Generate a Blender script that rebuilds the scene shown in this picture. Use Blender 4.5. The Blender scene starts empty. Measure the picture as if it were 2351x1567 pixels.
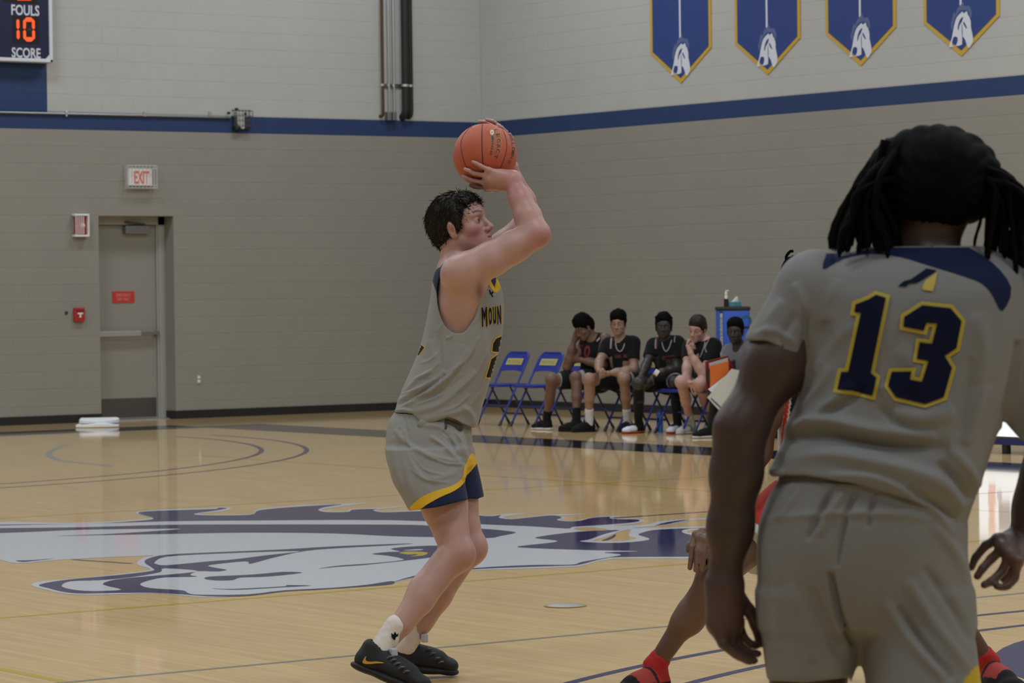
import bpy, bmesh, math, random
import numpy as np
from mathutils import Vector, Matrix
from mathutils.bvhtree import BVHTree
from mathutils.geometry import delaunay_2d_cdt
random.seed(7); rng = np.random.default_rng(7)
SC = bpy.context.scene; COL = SC.collection
# ---------------------------------------------------------------- camera
FPX, YAW, PITCH, ROLL = 7241.526, 0.623115, -0.016610, -0.013116
CAM = np.array([-23.410205, -33.188899, 1.509042])
CX, CY = 2351/2, 1567/2
CF = np.array([math.sin(YAW)*math.cos(PITCH), math.cos(YAW)*math.cos(PITCH), math.sin(PITCH)])
_r0 = np.array([math.cos(YAW), -math.sin(YAW), 0.]); _u0 = np.cross(_r0, CF)
CR = math.cos(ROLL)*_r0 + math.sin(ROLL)*_u0
CU = np.cross(CR, CF)
FH = np.array([math.sin(YAW), math.cos(YAW), 0.])      # horizontal forward
RH = _r0.copy()                                        # horizontal right
UZ = np.array([0., 0., 1.])
cd = bpy.data.cameras.new('camera'); cam = bpy.data.objects.new('camera', cd); COL.objects.link(cam)
cam.matrix_world = Matrix(((CR[0], CU[0], -CF[0], CAM[0]), (CR[1], CU[1], -CF[1], CAM[1]), (CR[2], CU[2], -CF[2], CAM[2]), (0, 0, 0, 1)))
cd.sensor_width = 36; cd.lens = FPX/2351*36; cd.clip_end = 200; cd.clip_start = 0.1
cd.dof.use_dof = True; cd.dof.focus_distance = 12.2; cd.dof.aperture_fstop = 11.0
SC.camera = cam
def ray(px, py): return CF + (px-CX)/FPX*CR - (py-CY)/FPX*CU
def on_plane(px, py, axis, val):
    d = ray(px, py); return CAM + d*((val-CAM[axis])/d[axis])
def wl(px, py, y=0.): return on_plane(px, py, 1, y)      # far end wall
def wr(px, py, x=0.): return on_plane(px, py, 0, x)      # side wall
def gd(px, py, z=0.): return on_plane(px, py, 2, z)      # floor
def at(px, py, depth): return CAM + ray(px, py)*depth
def project(P):
    d = np.asarray(P, float)-CAM; z = d@CF
    return np.stack([CX+FPX*(d@CR)/z, CY-FPX*(d@CU)/z], -1)
# ---------------------------------------------------------------- world, lights, exposure
w = bpy.data.worlds.new('world'); SC.world = w; w.use_nodes = True
w.node_tree.nodes['Background'].inputs[0].default_value = (.02, .02, .02, 1)
w.node_tree.nodes['Background'].inputs[1].default_value = 1.0
SC.view_settings.view_transform = 'Standard'; SC.view_settings.look = 'None'
SC.view_settings.gamma = 1.0; SC.view_settings.exposure = 0.0; SC.view_settings.use_curve_mapping = False
LIGHT_W = 204.0
for ix, lx in enumerate((-3.2, -10.0, -16.8, -23.6)):
    for iy, ly in enumerate((-3.5, -11.0, -18.5, -26.0, -33.5)):
        ld = bpy.data.lights.new('high_bay_light', 'AREA'); ld.shape = 'RECTANGLE'; ld.size = 2.4; ld.size_y = 1.2
        ld.energy = LIGHT_W; ld.color = (.87, .945, 1.0)
        lo = bpy.data.objects.new('high_bay_light', ld); COL.objects.link(lo); lo.location = (lx, ly, 8.6)
SC.cycles.max_bounces = 8; SC.cycles.diffuse_bounces = 4; SC.cycles.glossy_bounces = 4
SC.cycles.sample_clamp_indirect = 8.0
SC.cycles.use_denoising = True
# ---------------------------------------------------------------- materials
def mat(name, col=(.5, .5, .5), rough=.6, metal=0., spec=.5, attr=None, emit=None, es=0., noise=0., nscale=40., bump=0., bscale=200., coat=0., sheen=0.):
    m = bpy.data.materials.new(name); m.use_nodes = True; nt = m.node_tree; b = nt.nodes['Principled BSDF']
    b.inputs['Base Color'].default_value = (*col, 1); b.inputs['Roughness'].default_value = rough
    b.inputs['Metallic'].default_value = metal; b.inputs['Specular IOR Level'].default_value = spec
    b.inputs['Coat Weight'].default_value = coat; b.inputs['Sheen Weight'].default_value = sheen
    src = None
    if attr:
        a = nt.nodes.new('ShaderNodeAttribute'); a.attribute_name = attr; src = a.outputs['Color']
        nt.links.new(src, b.inputs['Base Color'])
    if noise:
        t = nt.nodes.new('ShaderNodeTexNoise'); t.inputs['Scale'].default_value = nscale; t.inputs['Detail'].default_value = 4
        co = nt.nodes.new('ShaderNodeNewGeometry'); nt.links.new(co.outputs['Position'], t.inputs['Vector'])
        mp = nt.nodes.new('ShaderNodeMapRange'); mp.inputs[1].default_value = .3; mp.inputs[2].default_value = .7
        mp.inputs[3].default_value = 1-noise; mp.inputs[4].default_value = 1+noise
        nt.links.new(t.outputs[0], mp.inputs[0])
        mx = nt.nodes.new('ShaderNodeVectorMath'); mx.operation = 'SCALE'
        if src: nt.links.new(src, mx.inputs[0])
        else: mx.inputs[0].default_value = col
        nt.links.new(mp.outputs[0], mx.inputs['Scale']); nt.links.new(mx.outputs[0], b.inputs['Base Color'])
    if bump:
        t = nt.nodes.new('ShaderNodeTexNoise'); t.inputs['Scale'].default_value = bscale; t.inputs['Detail'].default_value = 3
        co = nt.nodes.new('ShaderNodeNewGeometry'); nt.links.new(co.outputs['Position'], t.inputs['Vector'])
        bp = nt.nodes.new('ShaderNodeBump'); bp.inputs['Strength'].default_value = bump; bp.inputs['Distance'].default_value = .002
        nt.links.new(t.outputs[0], bp.inputs['Height']); nt.links.new(bp.outputs[0], b.inputs['Normal'])
    if emit:
        b.inputs['Emission Color'].default_value = (*emit, 1); b.inputs['Emission Strength'].default_value = es
    return m
def srgb(r, g, b):
    f = lambda c: ((c/255+.055)/1.055)**2.4 if c > 10 else c/255/12.92
    return (f(r), f(g), f(b))
# ---------------------------------------------------------------- objects
def tag(o, label=None, cat=None, group=None, kind=None):
    if label: o['label'] = label
    if cat: o['category'] = cat
    if group: o['group'] = group
    if kind: o['kind'] = kind
    return o
def empty(name, loc, label=None, cat=None, group=None, kind=None):
    o = bpy.data.objects.new(name, None); COL.objects.link(o); o.location = tuple(loc); o.empty_display_size = .1
    return tag(o, label, cat, group, kind)
def link(name, me, m=None, parent=None):
    o = bpy.data.objects.new(name, me); COL.objects.link(o)
    if m is not None:
        for mm in (m if isinstance(m, (list, tuple)) else [m]): me.materials.append(mm)
    if parent is not None:
        o.parent = parent; o.matrix_parent_inverse = Matrix.LocRotScale(wloc(parent), None, None).inverted()
    return o
def wloc(o): return o.location.copy() if o.parent is None else Vector((0, 0, 0))   # children are built in world space
class MB:
    def __init__(s): s.v = []; s.f = []; s.mi = []
    def add(s, V, F, mi=0):
        n = len(s.v); s.v += [tuple(map(float, q)) for q in V]; s.f += [tuple(n+i for i in q) for q in F]; s.mi += [mi]*len(F); return s
    def box(s, lo, hi, mi=0, bevel=0., frame=None):
        lo = np.minimum(lo, hi); hi2 = np.maximum(lo, hi); b = bevel
        if b <= 0:
            V = np.array([(x, y, z) for x in (lo[0], hi2[0]) for y in (lo[1], hi2[1]) for z in (lo[2], hi2[2])])
            F = [(0, 1, 3, 2), (4, 6, 7, 5), (0, 4, 5, 1), (2, 3, 7, 6), (0, 2, 6, 4), (1, 5, 7, 3)]
        else:
            bm = bmesh.new(); bmesh.ops.create_cube(bm, size=1)
            for q in bm.verts: q.co = Vector([lo[i]+(q.co[i]+.5)*(hi2[i]-lo[i]) for i in range(3)])
            bmesh.ops.bevel(bm, geom=bm.edges[:], offset=b, segments=2, affect='EDGES', profile=.5)
            bm.verts.index_update(); V = np.array([q.co for q in bm.verts]); F = [tuple(q.index for q in f.verts) for f in bm.faces]; bm.free()
        if frame is not None: V = frame[0]+V@np.array(frame[1])
        return s.add(V, F, mi)
    def tube(s, pts, rad, n=10, mi=0, cap=True, flat=None):
        P = np.array(pts, float); m = len(P); rad = np.broadcast_to(np.asarray(rad, float), (m,))
        T = np.gradient(P, axis=0); T /= np.linalg.norm(T, axis=1)[:, None]+1e-12
        a = np.cross(T[0], [0, 0, 1.]);
        if np.linalg.norm(a) < .1: a = np.cross(T[0], [1., 0, 0])
        V = []; 
        for i in range(m):
            a = a-T[i]*(a@T[i]); a /= np.linalg.norm(a); b = np.cross(T[i], a)
            th = np.arange(n)/n*2*np.pi
            V += list(P[i]+rad[i]*(np.cos(th)[:, None]*a+np.sin(th)[:, None]*b*(flat or 1.)))
        F = [(i*n+j, i*n+(j+1) % n, (i+1)*n+(j+1) % n, (i+1)*n+j) for i in range(m-1) for j in range(n)]
        if cap: F += [tuple(range(n-1, -1, -1)), tuple((m-1)*n+j for j in range(n))]
        return s.add(V, F, mi)
    def lathe(s, prof, c=(0, 0, 0), n=24, mi=0, axes=None):
        prof = np.array(prof, float); A = np.eye(3) if axes is None else np.array(axes); V = []
        for r, z in prof:
            for j in range(n):
                t = 2*np.pi*j/n; V.append(np.array(c)+np.array([r*math.cos(t), r*math.sin(t), z])@A)
        m = len(prof); F = [(i*n+j, i*n+(j+1) % n, (i+1)*n+(j+1) % n, (i+1)*n+j) for i in range(m-1) for j in range(n)]
        F += [tuple(range(n-1, -1, -1)), tuple((m-1)*n+j for j in range(n))]
        return s.add(V, F, mi)
    def prism(s, poly, o, ux, uy, un, mi=0):           # extrude 2-D polygon: o + x*ux + y*uy, thickness vector un
        poly = np.array(poly, float); n = len(poly)
        V = [np.array(o)+x*np.array(ux)+y*np.array(uy) for x, y in poly]; V += [q+np.array(un) for q in V]
        F = [tuple(range(n)), tuple(range(2*n-1, n-1, -1))]+[(j, n+j, n+(j+1) % n, (j+1) % n) for j in range(n)]
        return s.add(V, F, mi)
    def mesh(s, name, smooth=False):
        me = bpy.data.meshes.new(name); me.from_pydata(s.v, [], s.f); 
        if any(s.mi): me.polygons.foreach_set('material_index', s.mi)
        bm = bmesh.new(); bm.from_mesh(me); bmesh.ops.recalc_face_normals(bm, faces=bm.faces); bm.to_mesh(me); bm.free()
        if smooth: me.polygons.foreach_set('use_smooth', [True]*len(me.polygons)); me.set_sharp_from_angle(angle=math.radians(40))
        me.update(); return me
    def build(s, name, m, parent=None, smooth=False): return link(name, s.mesh(name, smooth), m, parent)
def fill2d(loops, step=None):
    """constrained triangulation of polygons with holes; returns verts (n,2), tris"""
    V = []; E = []; 
    for L in loops:
        L = [tuple(q) for q in L]
        if step:
            L2 = []
            for a, b in zip(L, L[1:]+L[:1]):
                k = max(1, int(math.hypot(b[0]-a[0], b[1]-a[1])/step)); L2 += [(a[0]+(b[0]-a[0])*i/k, a[1]+(b[1]-a[1])*i/k) for i in range(k)]
            L = L2
        n = len(V); V += L; E += [(n+i, n+(i+1) % len(L)) for i in range(len(L))]
    if step:
        A = np.array(V); lo = A.min(0); hi = A.max(0)
        for x in np.arange(lo[0]+step/2, hi[0], step):
            for y in np.arange(lo[1]+step/2, hi[1], step): V.append((x, y))
    r = delaunay_2d_cdt([Vector(q) for q in V], E, [], 0, 1e-7)
    v = np.array([tuple(q) for q in r[0]]); t = [tuple(q) for q in r[2]]
    keep = []
    for q in t:
        c = v[list(q)].mean(0); ins = 0
        for L in loops: ins ^= inside(L, c[None])[0]
        if ins: keep.append(q)
    return v, keep
def inside(L, P):
    L = np.asarray(L, float); P = np.asarray(P, float); x, y = P[:, 0], P[:, 1]; r = np.zeros(len(P), bool); j = len(L)-1
    for i in range(len(L)):
        xi, yi = L[i]; xj, yj = L[j]
        if yi != yj: r ^= ((yi > y) != (yj > y)) & (x < (xj-xi)*(y-yi)/(yj-yi)+xi)
        j = i
    return r
def smooth_loop(pts, n=6, closed=True):
    """Catmull-Rom through the points"""
    P = np.array(pts, float); m = len(P); out = []
    for i in range(m if closed else m-1):
        a, b, c, d = (P[(i-1) % m], P[i], P[(i+1) % m], P[(i+2) % m]) if closed else (P[max(i-1, 0)], P[i], P[i+1], P[min(i+2, m-1)])
        for t in np.arange(n)/n:
            out.append(.5*((2*b)+(c-a)*t+(2*a-5*b+4*c-d)*t*t+(3*b-a-3*c+d)*t**3))
    if not closed: out.append(P[-1])
    return np.array(out)
def decal(name, loops, to3d, m, parent, step=None):
    v, t = fill2d(loops, step); me = bpy.data.meshes.new(name); me.from_pydata([tuple(to3d(*q)) for q in v], [], t); me.update()
    return link(name, me, m, parent)
_fonts = {}
def text_mesh(txt, size=1., sx=1., bold=0., res=3):
    """2-D outline mesh of a string, centred; returns verts (n,2), faces"""
    cu = bpy.data.curves.new('txt', 'FONT'); cu.body = txt; cu.size = size; cu.align_x = 'CENTER'; cu.align_y = 'CENTER'; cu.offset = bold*size; cu.resolution_u = res
    o = bpy.data.objects.new('txt', cu); COL.objects.link(o); dg = bpy.context.evaluated_depsgraph_get(); dg.update()
    me = bpy.data.meshes.new_from_object(o.evaluated_get(dg)); v = np.array([q.co[:2] for q in me.vertices]); f = [tuple(p.vertices) for p in me.polygons]
    bpy.data.objects.remove(o); bpy.data.curves.remove(cu); bpy.data.meshes.remove(me)
    if len(v): v = v-(v.max(0)+v.min(0))/2; v[:, 0] *= sx
    return v, f
def text(name, txt, o, ux, uy, size, m, parent, sx=1., bold=0., slant=0., wid=None, hei=None):
    v, f = text_mesh(txt, 1., 1., bold); ext = v.max(0)-v.min(0)
    if hei: v = v*(hei/ext[1])
    else: v = v*size
    if wid: v[:, 0] *= wid/(v[:, 0].max()-v[:, 0].min())
    else: v[:, 0] *= sx
    v[:, 0] += slant*v[:, 1]
    me = bpy.data.meshes.new(name); me.from_pydata([tuple(np.array(o)+x*np.array(ux)+y*np.array(uy)) for x, y in v], [], f); me.update()
    return link(name, me, m, parent)
# ---------------------------------------------------------------- the hall
def nodes(m): return m.node_tree.nodes, m.node_tree.links
def wall_mat():
    m = mat('painted_block', rough=.62, spec=.35); N, L = nodes(m); b = N['Principled BSDF']
    g = N.new('ShaderNodeNewGeometry'); s = N.new('ShaderNodeSeparateXYZ'); L.new(g.outputs['Position'], s.inputs[0])
    def gt(sock, v):
        q = N.new('ShaderNodeMath'); q.operation = 'GREATER_THAN'; L.new(sock, q.inputs[0]); q.inputs[1].default_value = v; return q.outputs[0]
    def mix(f, a, c):
        q = N.new('ShaderNodeMix'); q.data_type = 'RGBA'; L.new(f, q.inputs[0])
        for i, x in ((6, a), (7, c)):
            if isinstance(x, tuple): q.inputs[i].default_value = (*x, 1)
            else: L.new(x, q.inputs[i])
        return q.outputs[2]
    low, blue, up = (.262, .248, .218), (.020, .042, .125), (.425, .425, .408)
    c = mix(gt(s.outputs[2], 3.4515), low, blue); c = mix(gt(s.outputs[2], 3.6545), c, up)
    x = N.new('ShaderNodeMath'); x.operation = 'LESS_THAN'; L.new(s.outputs[0], x.inputs[0]); x.inputs[1].default_value = -6.217
    a = N.new('ShaderNodeMath'); a.operation = 'MULTIPLY'; L.new(x.outputs[0], a.inputs[0]); L.new(gt(s.outputs[2], 3.6545), a.inputs[1])
    c = mix(a.outputs[0], c, blue)
    t = N.new('ShaderNodeTexNoise'); t.inputs['Scale'].default_value = 1.3; t.inputs['Detail'].default_value = 5; L.new(g.outputs['Position'], t.inputs['Vector'])
    r = N.new('ShaderNodeMapRange'); r.inputs[3].default_value = .94; r.inputs[4].default_value = 1.06; L.new(t.outputs[0], r.inputs[0])
    v = N.new('ShaderNodeVectorMath'); v.operation = 'SCALE'; L.new(c, v.inputs[0]); L.new(r.outputs[0], v.inputs['Scale']); L.new(v.outputs[0], b.inputs['Base Color'])
    t2 = N.new('ShaderNodeTexNoise'); t2.inputs['Scale'].default_value = 160; L.new(g.outputs['Position'], t2.inputs['Vector'])
    bp = N.new('ShaderNodeBump'); bp.inputs['Strength'].default_value = .25; bp.inputs['Distance'].default_value = .003; L.new(t2.outputs[0], bp.inputs['Height']); L.new(bp.outputs[0], b.inputs['Normal'])
    return m
M = {}
M['wall'] = wall_mat()
M['plain'] = mat('hall_paint', (.42, .40, .36), .7); M['ceil'] = mat('ceiling_deck', (.20, .20, .20), .8); M['low_bounce'] = mat('low_bounce_wall', (.10, .085, .07), .7)  # ceiling and plain walls out of view, darkened to cut bounce light
def floor_mat():
    m = mat('maple_boards', rough=.11, spec=.5); N, L = nodes(m); b = N['Principled BSDF']
    g = N.new('ShaderNodeNewGeometry'); mp = N.new('ShaderNodeMapping'); mp.inputs['Rotation'].default_value = (0, 0, math.pi/2); L.new(g.outputs['Position'], mp.inputs[0])
    br = N.new('ShaderNodeTexBrick'); br.offset = .37; br.offset_frequency = 3; br.squash = 1
    for k, v in (('Color1', (.79, .545, .265, 1)), ('Color2', (.72, .485, .225, 1)), ('Mortar', (.50, .335, .165, 1)), ('Scale', 1.), ('Mortar Size', .0008), ('Mortar Smooth', .3), ('Bias', -.25), ('Brick Width', .95), ('Row Height', .057)): br.inputs[k].default_value = v
    L.new(mp.outputs[0], br.inputs['Vector'])
    mp2 = N.new('ShaderNodeMapping'); mp2.inputs['Scale'].default_value = (22, 1.1, 1); L.new(g.outputs['Position'], mp2.inputs[0])
    t = N.new('ShaderNodeTexNoise'); t.inputs['Scale'].default_value = 1.; t.inputs['Detail'].default_value = 6; L.new(mp2.outputs[0], t.inputs['Vector'])
    r = N.new('ShaderNodeMapRange'); r.inputs[1].default_value = .3; r.inputs[2].default_value = .7; r.inputs[3].default_value = .90; r.inputs[4].default_value = 1.09; L.new(t.outputs[0], r.inputs[0])
    v = N.new('ShaderNodeVectorMath'); v.operation = 'SCALE'; L.new(br.outputs[0], v.inputs[0]); L.new(r.outputs[0], v.inputs['Scale']); L.new(v.outputs[0], b.inputs['Base Color'])
    add_gloss(m); return m
def add_gloss(m):
    """finish of the boards: a faint unevenness board by board, shared by the painted lines"""
    N, L = nodes(m); b = N['Principled BSDF']
    g = N.new('ShaderNodeNewGeometry'); mp = N.new('ShaderNodeMapping'); mp.inputs['Scale'].default_value = (17.5, .9, 1); L.new(g.outputs['Position'], mp.inputs[0])
    t = N.new('ShaderNodeTexNoise'); t.inputs['Scale'].default_value = 1.; t.inputs['Detail'].default_value = 3; L.new(mp.outputs[0], t.inputs['Vector'])
    bp = N.new('ShaderNodeBump'); bp.inputs['Strength'].default_value = .05; bp.inputs['Distance'].default_value = .0018; L.new(t.outputs[0], bp.inputs['Height']); L.new(bp.outputs[0], b.inputs['Normal'])
    mr = N.new('ShaderNodeMapRange'); mr.inputs[3].default_value = .035; mr.inputs[4].default_value = .085; L.new(t.outputs[0], mr.inputs[0]); L.new(mr.outputs[0], b.inputs['Roughness'])
def paint(name, c): 
    m = mat(name, c, .11); add_gloss(m); return m
M['floor'] = floor_mat()
M['p_blue'] = paint('court_blue', (.012, .018, .13)); M['p_white'] = paint('court_white', (.74, .76, .82)); M['p_yellow'] = paint('court_yellow', (.62, .46, .05))
M['p_gray'] = paint('court_gray', (.30, .27, .23)); M['p_black'] = paint('court_black', (.018, .018, .024)); M['p_tick'] = paint('court_tick', (.10, .10, .14))
XL, YB, HC = -28.0, -37.0, 8.9
floor = MB().box((XL, YB, -.12), (.25, .45, 0)).build('floor', M['floor']); tag(floor, kind='structure')
ceil = MB().box((XL, YB, HC), (.25, .45, HC+.2)).build('ceiling', M['ceil']); tag(ceil, kind='structure')
for n, lo, hi in (('wall_near', (XL, YB-.2, 0), (.25, YB, HC)), ('wall_left', (XL-.2, YB-.2, 0), (XL, .45, HC))):
    tag(MB().box(lo, hi).build(n, M['low_bounce']), kind='structure')
# --- the far end wall (y = 0, seen at the left of the picture) and the side wall (x = 0, behind the bench)
J = .0018; DX0, DX1, DZ = -5.565, -4.553, 2.4384; ZB = 5.2832
wf = MB(); wf.box((XL, J, 0), (DX0, .40, ZB)); wf.box((DX1, J, 0), (.0, .40, ZB)); wf.box((DX0, J, DZ), (DX1, .40, ZB)); wf.box((XL, 0, ZB), (.25, .40, HC))
wf = wf.build('wall_far', M['wall']); tag(wf, kind='structure')
ws = MB(); ws.box((J, YB, 0), (.25, .40, ZB)); ws.box((0, YB, ZB), (.25, .0, HC)); ws = ws.build('wall_right', M['wall']); tag(ws, kind='structure')
def block_mesh(w, ax):
    bm = bmesh.new(); h = .2032-.008; w = w-.008; e = .0022; d = .03
    F = [(-w/2+e, -h/2+e, 0), (w/2-e, -h/2+e, 0), (w/2-e, h/2-e, 0), (-w/2+e, h/2-e, 0)]
    B = [(-w/2, -h/2, -e), (w/2, -h/2, -e), (w/2, h/2, -e), (-w/2, h/2, -e)]; C = [(x, y, -d) for x, y, _ in B]
    tr = (lambda q: (q[0], -q[2], q[1])) if ax == 0 else (lambda q: (-q[2], q[0], q[1]))
    V = [tr(q) for q in F+B+C]; Q = [(0, 1, 2, 3)]+[(4*k+i, 4*k+4+i, 4*k+4+(i+1) % 4, 4*k+(i+1) % 4) for k in (0, 1) for i in range(4)]
    me = MB().add(V, Q).mesh('block'); me.materials.append(M['wall']); bm.free(); return me
for wall, ax, lim in ((wf, 0, -7.35), (ws, 1, -10.2)):
    BW = .4064; cells = []
    for r in range(26):
        z = r*.2032+.1016; off = 0 if r % 2 else BW/2; a = 0.
        while a > lim:
            wd = BW if not (a == 0. and off) else off
            seg = [(a-wd, a)]
            if ax == 0 and z < DZ:
                seg = [s for lo, hi in seg for s in ((lo, min(hi, DX0)), (max(lo, DX1), hi)) if s[1]-s[0] > .03]
            for lo, hi in seg: cells.append(((lo+hi)/2, z, round(hi-lo, 4)))
            a -= wd
    pos = [((c, 0, z) if ax == 0 else (0, c, z)) for c, z, wd in cells]
    order = sorted(range(len(cells)), key=lambda i: np.linalg.norm(np.array(pos[i])-CAM))
    px = project(np.array(pos)); vis = [i for i in order if -20 < px[i][0] < 2370 and -20 < px[i][1] < 960]
    single = set(vis[:300]); cache = {}; rest = MB()
    for i in order:
        wd = cells[i][2]
        if wd not in cache: cache[wd] = block_mesh(wd, ax)
        if i in single:
            o = bpy.data.objects.new('block', cache[wd]); COL.objects.link(o); o.location = pos[i]; o.parent = wall
        else:
            me = cache[wd]; rest.add([np.array(v.co)+np.array(pos[i]) for v in me.vertices], [tuple(p.vertices) for p in me.polygons])
    me = bpy.data.meshes.new('block_field'); me.from_pydata(rest.v, [], rest.f); tag(link('block_field', me, M['wall'], wall), kind='stuff')
# --- baseboards
M['rubber'] = mat('black_rubber', (.010, .010, .011), .45)
b = MB(); b.box((XL, -.012, 0), (DX0, 0, .098)); b.box((DX1, -.012, 0), (0, 0, .098)); b.box((DX1-.012, -.012, 0), (DX1, .24, .098)); tag(b.build('baseboard_far', M['rubber']), kind='structure')
tag(MB().box((-.012, YB, 0), (0, -.012, .098)).build('baseboard_right', M['rubber']), kind='structure')
# --- court markings (children of the floor)
CXc, CYc = -13.17, -16.79
def strip(name, a, b, wd, m, z):
    a = np.array(a, float); b = np.array(b, float); d = (b-a)/np.linalg.norm(b-a); n = np.array([-d[1], d[0]])*wd/2
    me = bpy.data.meshes.new(name); me.from_pydata([(*(a+n), z), (*(b+n), z), (*(b-n), z), (*(a-n), z)], [], [(3, 2, 1, 0)]); return link(name, me, m, floor)
def ring(name, c, r, wd, a0, a1, m, z, n=160):
    t = np.linspace(math.radians(a0), math.radians(a1), n); V = []
    for q in t: V += [(c[0]+(r-wd/2)*math.cos(q), c[1]+(r-wd/2)*math.sin(q), z), (c[0]+(r+wd/2)*math.cos(q), c[1]+(r+wd/2)*math.sin(q), z)]
    me = bpy.data.meshes.new(name); me.from_pydata(V, [], [(2*i, 2*i+1, 2*i+3, 2*i+2) for i in range(n-1)]); return link(name, me, m, floor)
for sx in (-1, 1):
    x = CXc+sx*4.5; strip('volleyball_sideline', (x, -26), (x, -7.6), .05, M['p_yellow'], .0004)
    x0 = CXc+sx*7.62; strip('sideline_band', (x0+sx*.46, -31.5), (x0+sx*.46, -2.1), .92, M['p_black'], .0004)
for y in (CYc-3, CYc+3): strip('attack_line', (-20.6, y), (-5.6, y), .05, M['p_yellow'], .0005)
strip('half_court_line', (-20.79, CYc), (-5.55, CYc), .05, M['p_blue'], .0006)
strip('badminton_line', (-20.6, -22.2), (-5.6, -22.2), .04, M['p_gray'], .0006)
for sy in (-1, 1):
    by = CYc+sy*12.73; a0 = 0 if sy < 0 else 180
    for r, n in ((6.75, 'three_point_line'), (6.32, 'inner_three_point_line')): ring(n, (CXc, by), r-.025, .05, a0, a0+180, M['p_blue'], .0007)
    strip('end_band', (-20.8, CYc+sy*14.8), (-5.5, CYc+sy*14.8), .9, M['p_black'], .0005)
th = np.linspace(0, 2*np.pi, 64, endpoint=False)
decal('free_throw_disc', [[(CXc+1.83*math.cos(q), -25.32+1.83*math.sin(q)) for q in th]], lambda x, y: (x, y, .0008), M['p_blue'], floor)
# side-court arc, pale blue, out by the far baseline
_a = np.array([gd(*q)[:2] for q in ((255, 1070), (230, 1067), (143, 1057), (122, 1050), (112, 1041), (127, 1030), (153, 1020))])
_a = smooth_loop(_a, 5, False); _n = np.gradient(_a, axis=0); _n = np.stack([-_n[:, 1], _n[:, 0]], 1); _n /= np.linalg.norm(_n, axis=1)[:, None]
M['p_pale'] = paint('court_pale', (.36, .40, .42))
me = bpy.data.meshes.new('side_court_arc'); me.from_pydata([(*(q+s*k*.03), .0005) for q, k in zip(_a, _n) for s in (-1, 1)], [], [(2*i, 2*i+1, 2*i+3, 2*i+2) for i in range(len(_a)-1)]); link('side_court_arc', me, M['p_pale'], floor)
# --- horse head painted at half court: outlines in picture pixels, laid onto the floor plane
LOGO = {}
A_ = lambda L: [(x/2.612, 1100+y/2.612) for x, y in L]
S_ = lambda L: [(780+x/3.585, 1130+y/3.585) for x, y in L]
B_ = lambda L: [(880+x/2.939, 1100+y/2.939) for x, y in L]
C_ = lambda L: [(1300+x/6.53, 1140+y/6.53) for x, y in L]
OUT = [(-30, 1202.6), (150, 1200), (268, 1196), (330, 1191), (345, 1188), (312, 1178.5), (330, 1172), (383, 1168), (486, 1166), (502, 1163), (528, 1165), (531, 1168.5), (505, 1174), (457, 1179), (480, 1181.3), (574, 1179.8), (586, 1171), (613, 1166), (690, 1159.5), (766, 1156.8), (850, 1154), (800, 1160), (738, 1169.5), (762, 1173.5), (796, 1172.5), (808, 1168), (862, 1165.5), (950, 1161), (880, 1167.5), (864, 1170.5), (885, 1174), (930, 1172), (1010, 1171), (1080, 1178), (1115, 1182.7), (1152, 1180), (1215, 1177.6), (1186, 1181.7), (1154, 1186.8), (1176, 1189.8), (1220, 1185.7), (1254, 1181.7), (1281.5, 1180.3), (1351, 1179), (1310, 1182.5), (1276, 1184.4), (1300, 1187.8), (1286.6, 1192.5), (1302, 1195), (1325.7, 1193.6), (1356, 1187.8), (1385.8, 1184.4), (1405.7, 1184.4), (1441, 1183.6), (1422.5, 1186), (1402.6, 1188.2), (1425.6, 1190.2), (1460.8, 1189.8), (1479, 1194.4), (1468.5, 1199.7), (1445.5, 1203.6), (1407, 1205.8)]
OUT += C_([(1180, 420), (1300, 390), (1500, 355), (1900, 330), (2110, 320), (2400, 316), (2110, 341), (1900, 350), (1700, 385), (1500, 420), (1250, 445), (1000, 470), (1450, 463), (1990, 448)])+[(1720, 1207), (1720, 1283), (1583, 1282), (1430, 1281.9), (1395, 1284.7), (1369, 1289.3), (1350.5, 1294.7), (1330.6, 1299.3), (1312, 1301), (1220, 1304.5), (1098, 1308.5), (1000, 1317), (947, 1326), (900, 1338), (842, 1344), (651, 1356.5), (574, 1365), (498, 1370.5), (440, 1369), (383, 1363), (325, 1362), (230, 1365), (153, 1363), (96, 1351), (71, 1342), (99.5, 1333.5), (191, 1326), (306, 1313.6), (346, 1306.7), (318, 1297), (316, 1289.5), (329, 1280), (344.6, 1275), (164.6, 1283), (95.7, 1288.4), (57, 1292.6), (23, 1290.7), (0, 1283.8), (-30, 1276)]
H1 = C_([(110, 480), (300, 458), (450, 468), (640, 497), (300, 512)]); H2 = C_([(740, 545), (860, 505), (965, 500), (940, 560), (960, 600), (1050, 628), (900, 655), (700, 668), (400, 662), (560, 610), (680, 570)])
H3 = C_([(1820, 520), (1960, 495), (2300, 500), (2300, 560), (1900, 556)])
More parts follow.
